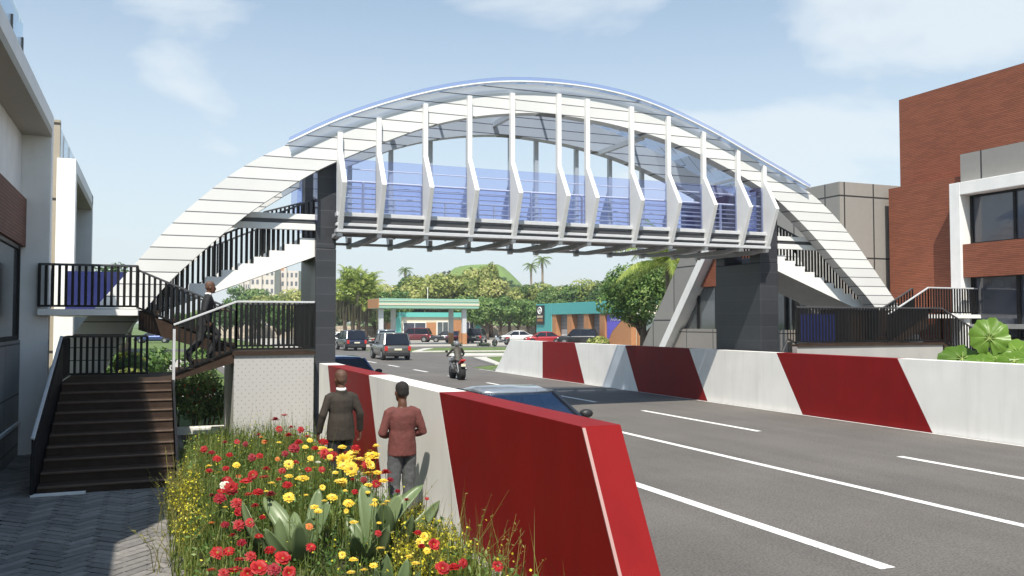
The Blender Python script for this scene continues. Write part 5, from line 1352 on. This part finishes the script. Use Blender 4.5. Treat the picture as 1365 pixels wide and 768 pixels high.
# grass: blades with a bend, leaning every way
gr = MB(); rg = random.Random(17)
def blade(mb, x, y, z, h, w, lean, a):
    d = Vector((math.cos(a), math.sin(a), 0)); s = Vector((-d.y, d.x, 0)) * w
    p0 = Vector((x, y, z)); p1 = p0 + Vector((0, 0, h * .55)) + d * lean * .3; p2 = p0 + Vector((0, 0, h)) + d * lean
    mb.add([p0 - s, p0 + s, p1 + s * .75, p1 - s * .75, p2], [(0, 1, 2, 3), (3, 2, 4)])
for i in range(15000):
    y = 4.2 + 13.6 * rg.random() ** 1.15; x0, x1 = bedx(y); x = rg.uniform(x0 - .12, x1 + .1)
    if abs(x - 2.75) < .0: continue
    edge = min(x - x0, x1 - x); h = rg.uniform(.16, .55) * (1.0 if edge > .25 else .65)
    if y < 9.3 and .75 < x < 2.35: h *= .42 if y < 8.9 else .6
    blade(gr, x, y, bz(x, y), h, rg.uniform(.004, .009), rg.uniform(.03, .24), rg.uniform(0, 6.28))
for i in range(900):
    y = 4.6 + 13 * rg.random() ** 1.1; x0, x1 = bedx(y); x = rg.uniform(x0, x1)
    if y < 9.6 and .7 < x < 2.4: continue
    blade(gr, x, y, bz(x, y), rg.uniform(.55, .95), .004, rg.uniform(.02, .3), rg.uniform(0, 6.28))
struct(gr.build('grass', M['grass'], recalc=False), 'stuff')
# leafy ground cover
gc = MB()
for i in range(9000):
    y = 4.2 + 13.4 * rg.random() ** 1.15; x0, x1 = bedx(y); x = rg.uniform(x0, x1)
    leaf_quad(gc, Vector((x, y, bz(x, y) + rg.uniform(.03, .42) * (.45 if y < 9.3 and .75 < x < 2.35 else 1))), (rvec(rg) + Vector((0, 0, .5))).normalized(), rg.uniform(.015, .04), rg, .5)
struct(gc.build('ground_cover', M['leaf_green'], recalc=False), 'stuff')
sc_ = MB()
for i in range(700):
    y = 6.2 + 11.4 * rg.random() ** 1.15; x0, x1 = bedx(y); x = rg.uniform(x0, x1); z = bz(x, y) + rg.uniform(.15, .62) * (.5 if y < 9.3 and .75 < x < 2.35 else 1)
    leaf_quad(sc_, Vector((x, y, z)), (rvec(rg) + Vector((0, 0, .6))).normalized(), rg.uniform(.008, .018), rg, .8)
struct(sc_.build('ground_cover', M['lemon_petal'], recalc=False), 'stuff')
# flowers
def petal_ring(mb, c, n, r0, r1, w, lift, rr, mi=0, tw=0):
    for i in range(n):
        a = 2 * PI * i / n + tw + rr.uniform(-.08, .08); d = Vector((math.cos(a), math.sin(a), 0)); s = Vector((-d.y, d.x, 0)); L = r1 * rr.uniform(.88, 1.08); lf = lift + rr.uniform(-.12, .12)
        z = Vector((0, 0, 1))
        b = c + d * r0; m1 = c + d * (L * .55) + z * (lf * L * .7); m2 = c + d * (L * .88) + z * (lf * L * .8); e = c + d * L + z * (lf * L * .6)
        mb.add([b - s * w * .35, b + s * w * .35, m1 + s * w, m1 - s * w, m2 + s * w * .85, m2 - s * w * .85, e + s * w * .3, e - s * w * .3], [(0, 1, 2, 3), (3, 2, 4, 5), (5, 4, 6, 7)], mi)
def make_flower(kind, seed):
    """flower with its stem foot at the origin and a bloom of radius 1 scaled by the caller"""
    r = random.Random(seed); bl = MB(); c = Vector((0, 0, 0))
    if kind == 'daisy':
        petal_ring(bl, c, 13, .14, 1.0, .2, .05, r); petal_ring(bl, c + Vector((0, 0, .05)), 11, .12, .8, .18, .28, r, tw=.2)
    elif kind == 'poppy':
        petal_ring(bl, c, 5, .05, 1.0, .5, .35, r); petal_ring(bl, c + Vector((0, 0, .04)), 5, .05, .8, .42, .7, r, tw=.6)
    elif kind == 'double':
        for k in range(5): petal_ring(bl, c + Vector((0, 0, .10 * k)), 11 - k, .05, 1.0 - .16 * k, .2, .1 + .16 * k, r, tw=.3 * k)
    return bl
BL = {}
for kind, mm in (('daisy', 'yellow_petal'), ('poppy', 'red_petal'), ('double', 'red_petal'), ('double', 'dred_petal'), ('daisy', 'orange_petal'), ('poppy', 'white_petal'), ('daisy', 'red_petal')):
    for v in range(2): BL[kind, mm, v] = (make_flower(kind, 60 + v + len(mm)), mm)
MESH = {}
def flower(px, py, kind, mm, rpx, zb, label, group, name):
    p = atZ(px, py, zb); D = (p - O).dot(Vector((SY, CY, 0))); R_ = max(.02, min(.11, rpx * D / F * .9))
    v = rnd.randrange(2); key = (kind, mm, v)
    t = thing(name, label, 'flower', (p.x + rnd.uniform(-.06, .06), p.y + rnd.uniform(-.03, .08), 0), 0, group)
    tilt = Quaternion((1, 0, 0), R(rnd.choice((rnd.uniform(-10, 20), rnd.uniform(20, 75))))) @ Quaternion((0, 0, 1), rnd.uniform(0, 6))
    off = p - t.location; off.z = zb
    if key not in MESH:
        o = BL[key][0].build('bloom', M[mm], t, recalc=False, smooth=True); MESH[key] = o.data
    else:
        o = bpy.data.objects.new('bloom', MESH[key]); COL.objects.link(o); o.parent = t
    o.location = off; o.rotation_mode = 'QUATERNION'; o.rotation_quaternion = tilt; o.scale = (R_,) * 3
    ek = ('eye', kind)
    if kind != 'double':
        if ek not in MESH:
            e = MB().ball((0, 0, .06), (.24, .24, .12), 10, 6).build('flower_eye', M['pistil'], o, smooth=True); MESH[ek] = e.data
        else:
            e = bpy.data.objects.new('flower_eye', MESH[ek]); COL.objects.link(e); e.parent = o
    s = MB(); s.tube([(0, 0, 0), off * .5 + Vector((rnd.uniform(-.03, .03), 0, 0)), off], [.006, .0045, .0035], 5)
    for k in range(7):
        q = off * rnd.uniform(.2, .85); leaf_quad(s, q + rvec() * .02, (rvec() + Vector((0, 0, .4))).normalized(), rnd.uniform(.02, .05), rnd, .3)
    s.build('stem', M['stem'], t, recalc=False)
REDS = [(367,560,6),(379,554,6),(385,581,6),(392,598,8),(401,573,5),(354,589,5),(316,589,4),(336,610,6),(346,608,5),(306,607,5),(289,612,6),(272,599,5),(282,604,5),(279,628,5),(431,590,7),(432,605,8),(444,608,7),(394,617,5),(411,626,5),(429,626,5),(376,628,5),(355,626,6),(337,633,7),(352,636,7),(302,642,8),(328,643,8),(308,651,10),(293,665,9),(331,659,6),(344,657,8),(361,660,8),(383,647,7),(315,671,8),(321,684,9),(318,700,8),(333,697,7),(322,724,7),(334,742,8),(360,734,8),(414,730,7),(290,737,10),(305,735,8),(377,745,11),(346,758,12),(365,760,10),(313,760,11),(282,760,7),(320,746,8),
        (474,598,7),(488,620,6),(514,631,8),(542,668,6),(569,665,3),(501,645,6),(473,656,5),(504,711,5),(557,711,6),(578,726,8),(562,729,6),(590,758,10),(605,757,9),(617,751,7),(663,755,8),(415,729,6),(300,590,4),(327,592,4),(345,580,4),(372,572,5),(388,570,4),(410,582,5),(420,598,5),(398,590,6),(380,605,5),(452,600,5),(462,605,5),(295,655,6),(282,662,6),(301,625,5),(372,640,5),(340,675,6),(350,690,5),(300,700,6),(310,715,6),(345,715,6),(330,765,9),(385,764,9),(298,765,8),(520,640,5),(530,655,4),(485,640,5),(470,640,4)]
for i, (x, y, rp) in enumerate(REDS):
    zb = .82 if y < 600 else (.76 if y < 680 else .62)
    zb += rnd.uniform(-.06, .06); dark = rnd.random() < .35
    kind = 'poppy' if rp >= 8 and y > 630 and rnd.random() < .4 else ('double' if rnd.random() < .75 else 'daisy')
    if kind != 'double': dark = False
    flower(x, y, kind, 'dred_petal' if dark else 'red_petal', rp * 1.12, zb, {'poppy': 'open red poppy-like bloom with dark eye in the flower bed', 'daisy': 'red daisy-like bloom with brown eye in the flower bed', 'double': ('deep crimson many-petalled bloom in the flower bed' if dark else 'bright red many-petalled bloom in the flower bed')}[kind],
           {'poppy': 'red poppies in the bed', 'daisy': 'red daisies in the bed', 'double': 'crimson double flowers in the bed' if dark else 'bright red double flowers in the bed'}[kind], 'red_flower')
YEL = [(403,638,11),(385,663,9),(453,642,10),(456,596,7),(468,607,9),(457,614,11),(468,625,12),(443,663,9),(465,671,9),(419,676,7),(385,619,8),(413,587,5),(429,598,8),(407,596,5),(385,635,7),(414,611,5),(315,620,6),(279,621,5),(291,630,5),(362,644,6),(496,607,14),(490,632,13),(458,622,11),(511,641,7),(489,653,7),(464,671,8),(566,715,7),(560,723,7),(569,734,6),(545,742,7),(554,751,7),(507,731,7),(471,746,7),(456,740,6),(498,754,7),(485,760,7),(468,763,7),(440,600,5),(480,612,8),(475,600,6),(447,630,5),(430,650,5),(408,660,4),(355,655,4),(325,650,4),(300,676,4),(372,590,4)]
yr_ = random.Random(77)
YEL += [(yr_.gauss(455, 42), yr_.uniform(592, 700), yr_.choice((4, 5, 6, 7))) for _ in range(34)]
YEL = [q for q in YEL if q[0] < 525 or q[1] > 690]
for x, y, rp in YEL:
    zb = (.84 if y < 600 else (.80 if y < 690 else .6)) + rnd.uniform(-.05, .05)
    flower(x, y, 'daisy', 'yellow_petal', rp * .98, zb, 'yellow daisy-like bloom with brown eye in the flower bed', 'yellow daisies in the bed', 'yellow_flower')
for x, y, rp in ((348,583,4),(352,589,4),(412,702,6),(282,697,5),(370,612,4),(318,635,4)):
    flower(x, y, 'daisy', 'orange_petal', rp, .7, 'small orange daisy-like bloom in the flower bed', 'orange daisies in the bed', 'orange_flower')
for x, y, rp in ((300,648,8),(424,617,4)):
    flower(x, y, 'poppy', 'white_petal', rp, .72, 'pale cream poppy-like bloom in the flower bed', 'cream poppies in the bed', 'white_flower')
# broom: upright wands dotted with lemon blossom
def broom(label, p, n, hgt, spread, seed, blossom=True, group='broom clumps in the bed'):
    r = random.Random(seed); t = thing('broom_plant', label, 'plant', (p[0], p[1], 0), 0, group); s = MB(); b = MB()
    for i in range(n):
        a = r.uniform(0, 6.28); L = hgt * r.uniform(.6, 1.1); o = Vector((r.gauss(0, .08), r.gauss(0, .08), 0)); d = Vector((math.cos(a), math.sin(a), 0)) * spread * r.uniform(.2, 1)
        pts = [o, o + d * .25 + Vector((0, 0, L * .5)), o + d + Vector((0, 0, L))]; s.tube(pts, [.004, .003, .0015], 4)
        for k in range(9):
            tt_ = r.uniform(.35, 1); q = (pts[1].lerp(pts[2], (tt_ - .5) * 2) if tt_ > .5 else pts[0].lerp(pts[1], tt_ * 2)) + rvec(r) * .02
            leaf_quad(s, q, rvec(r).normalized(), r.uniform(.012, .03), r, .3)
            if blossom and k < 5:
                for _ in range(2): leaf_quad(b, q + rvec(r) * .02, rvec(r).normalized(), r.uniform(.010, .020), r, .8)
    s.build('stems', M['dry'], t, recalc=False)
    if blossom: b.build('blossoms', M['lemon_petal'], t, recalc=False)
for i, (x, y, hh) in enumerate(((.42, 11.4, .75), (.42, 10.3, .6), (.45, 12.4, .7))): broom('lemon blossomed broom clump at the paving edge of the bed', (x, y), 38, hh, .22, 70 + i, group='broom on the paving side')
for i, (x, y, hh) in enumerate(((2.5, 8.4, .62), (2.65, 7.9, .6), (2.4, 7.6, .58), (2.72, 8.6, .55), (2.5, 9.2, .6), (2.25, 8.1, .55), (2.68, 9.6, .5))): broom('lemon blossomed broom clump beside the red barrier section', (x, y), 46, hh, .24, 90 + i, group='broom on the barrier side')
for i, (x, y, hh) in enumerate(((.3, 12.3, .9), (.24, 11.3, .8), (.2, 9.6, .55), (2.9, 8.2, .85), (3.0, 7.7, .75), (2.8, 10.0, .7), (1.6, 15.8, .9), (2.1, 14.8, .9), (2.0, 12.0, .8), (.9, 14.4, .9), (2.95, 7.2, .7))): broom('sparse dry wand-like grass tuft at the edge of the bed', (x, y), 10, hh, .42, 120 + i, False, 'dry tufts at the bed edge')
# agaves
def agave(label, base, leaves, seed):
    r = random.Random(seed); t = thing('agave', label, 'plant', base, 0); base = Vector(base)
    for tip, w, bend in leaves:
        e = Vector(tip) - base; n = 14; d = Vector((e.x, e.y, 0)); side = Vector((CY, -SY, 0)); 
        nrm = e.cross(side).normalized(); mb = MB(); L = e.length
        tw = r.uniform(-.5, .5); side = (Quaternion(e.normalized(), tw) @ side); side = (side - e.normalized() * side.dot(e.normalized())).normalized(); nrm = side.cross(e).normalized()
        rings = []
        for i in range(n + 1):
            q = i / n; c = e * q + nrm * (bend * math.sin(PI * q)); wd = w * (.42 + 1.9 * q * (1 - q) * 1.75 + .35 * q) * (1 if q < .8 else max(.05, math.sqrt(max(0, 1 - ((q - .8) / .2) ** 2)))) * .74; th = .018 * (1 - q * .75)
            c = c + side * (tw * .22 * math.sin(PI * q * .8) * L * .35); rings.append([c - side * wd + nrm * wd * .32, c - side * wd * .5 + nrm * wd * .06, c - nrm * .0, c + side * wd * .5 + nrm * wd * .06, c + side * wd + nrm * wd * .32,
                          c + side * wd * .5 - nrm * (th - wd * .02), c - nrm * th * 1.3, c - side * wd * .5 - nrm * (th - wd * .02)])
        mb.loft(rings); mb.build('leaf', M['agave'], t, smooth=True, recalc=True)
def tipz(px, py, D): return atD(px, py, D)
bA = atZ(404, 752, .1); bB = atZ(494, 748, .1)
def lf(*q): return [(tipz(x, y, 9.0 + dd), w, b) for x, y, dd, w, b in q]
agave('grey green rosette of broad fleshy leaves, left one in the bed', bA, lf((324, 667, -.2, .085, .16), (350, 664, .1, .085, .10), (424, 651, .3, .075, -.04), (441, 668, .0, .07, .03), (392, 682, .4, .06, .0), (372, 690, -.3, .09, .12), (398, 696, -.8, .10, .16), (352, 705, -.6, .08, .14), (418, 690, -.4, .07, .06)), 1)
agave('grey green rosette of broad fleshy leaves, right one in the bed', bB, lf((481, 646, .2, .10, .04), (508, 668, -.4, .115, .10), (536, 660, .1, .095, -.03), (566, 647, .3, .08, .08), (585, 666, .1, .085, .15), (549, 686, -.5, .095, .16), (462, 690, .1, .075, .06), (520, 700, -.8, .09, .18), (470, 712, -.7, .08, .12)), 2)
agave('small grey green rosette at the near edge of the bed', atZ(528, 800, .1), [(tipz(516, 738, 7.6), .06, .05), (tipz(543, 745, 7.6), .055, .08), (tipz(500, 756, 7.4), .05, .08), (tipz(560, 760, 7.5), .05, .1)], 3)

# ---------------------------------------------------------------- air
hm_ = bpy.data.materials.new('haze_air'); hm_.use_nodes = True; nt = hm_.node_tree; nt.nodes.remove(nt.nodes['Principled BSDF'])
pv = nt.nodes.new('ShaderNodeVolumePrincipled'); pv.inputs['Color'].default_value = (.86, .92, 1, 1); pv.inputs['Density'].default_value = .00045; pv.inputs['Anisotropy'].default_value = .2
lk(nt, pv.outputs[0], nt.nodes['Material Output'].inputs['Volume'])
hz_ = MB().box((-260, -140, -1.1), (420, 620, 42)).build('haze', hm_); struct(hz_, 'stuff')
hz_.visible_shadow = True
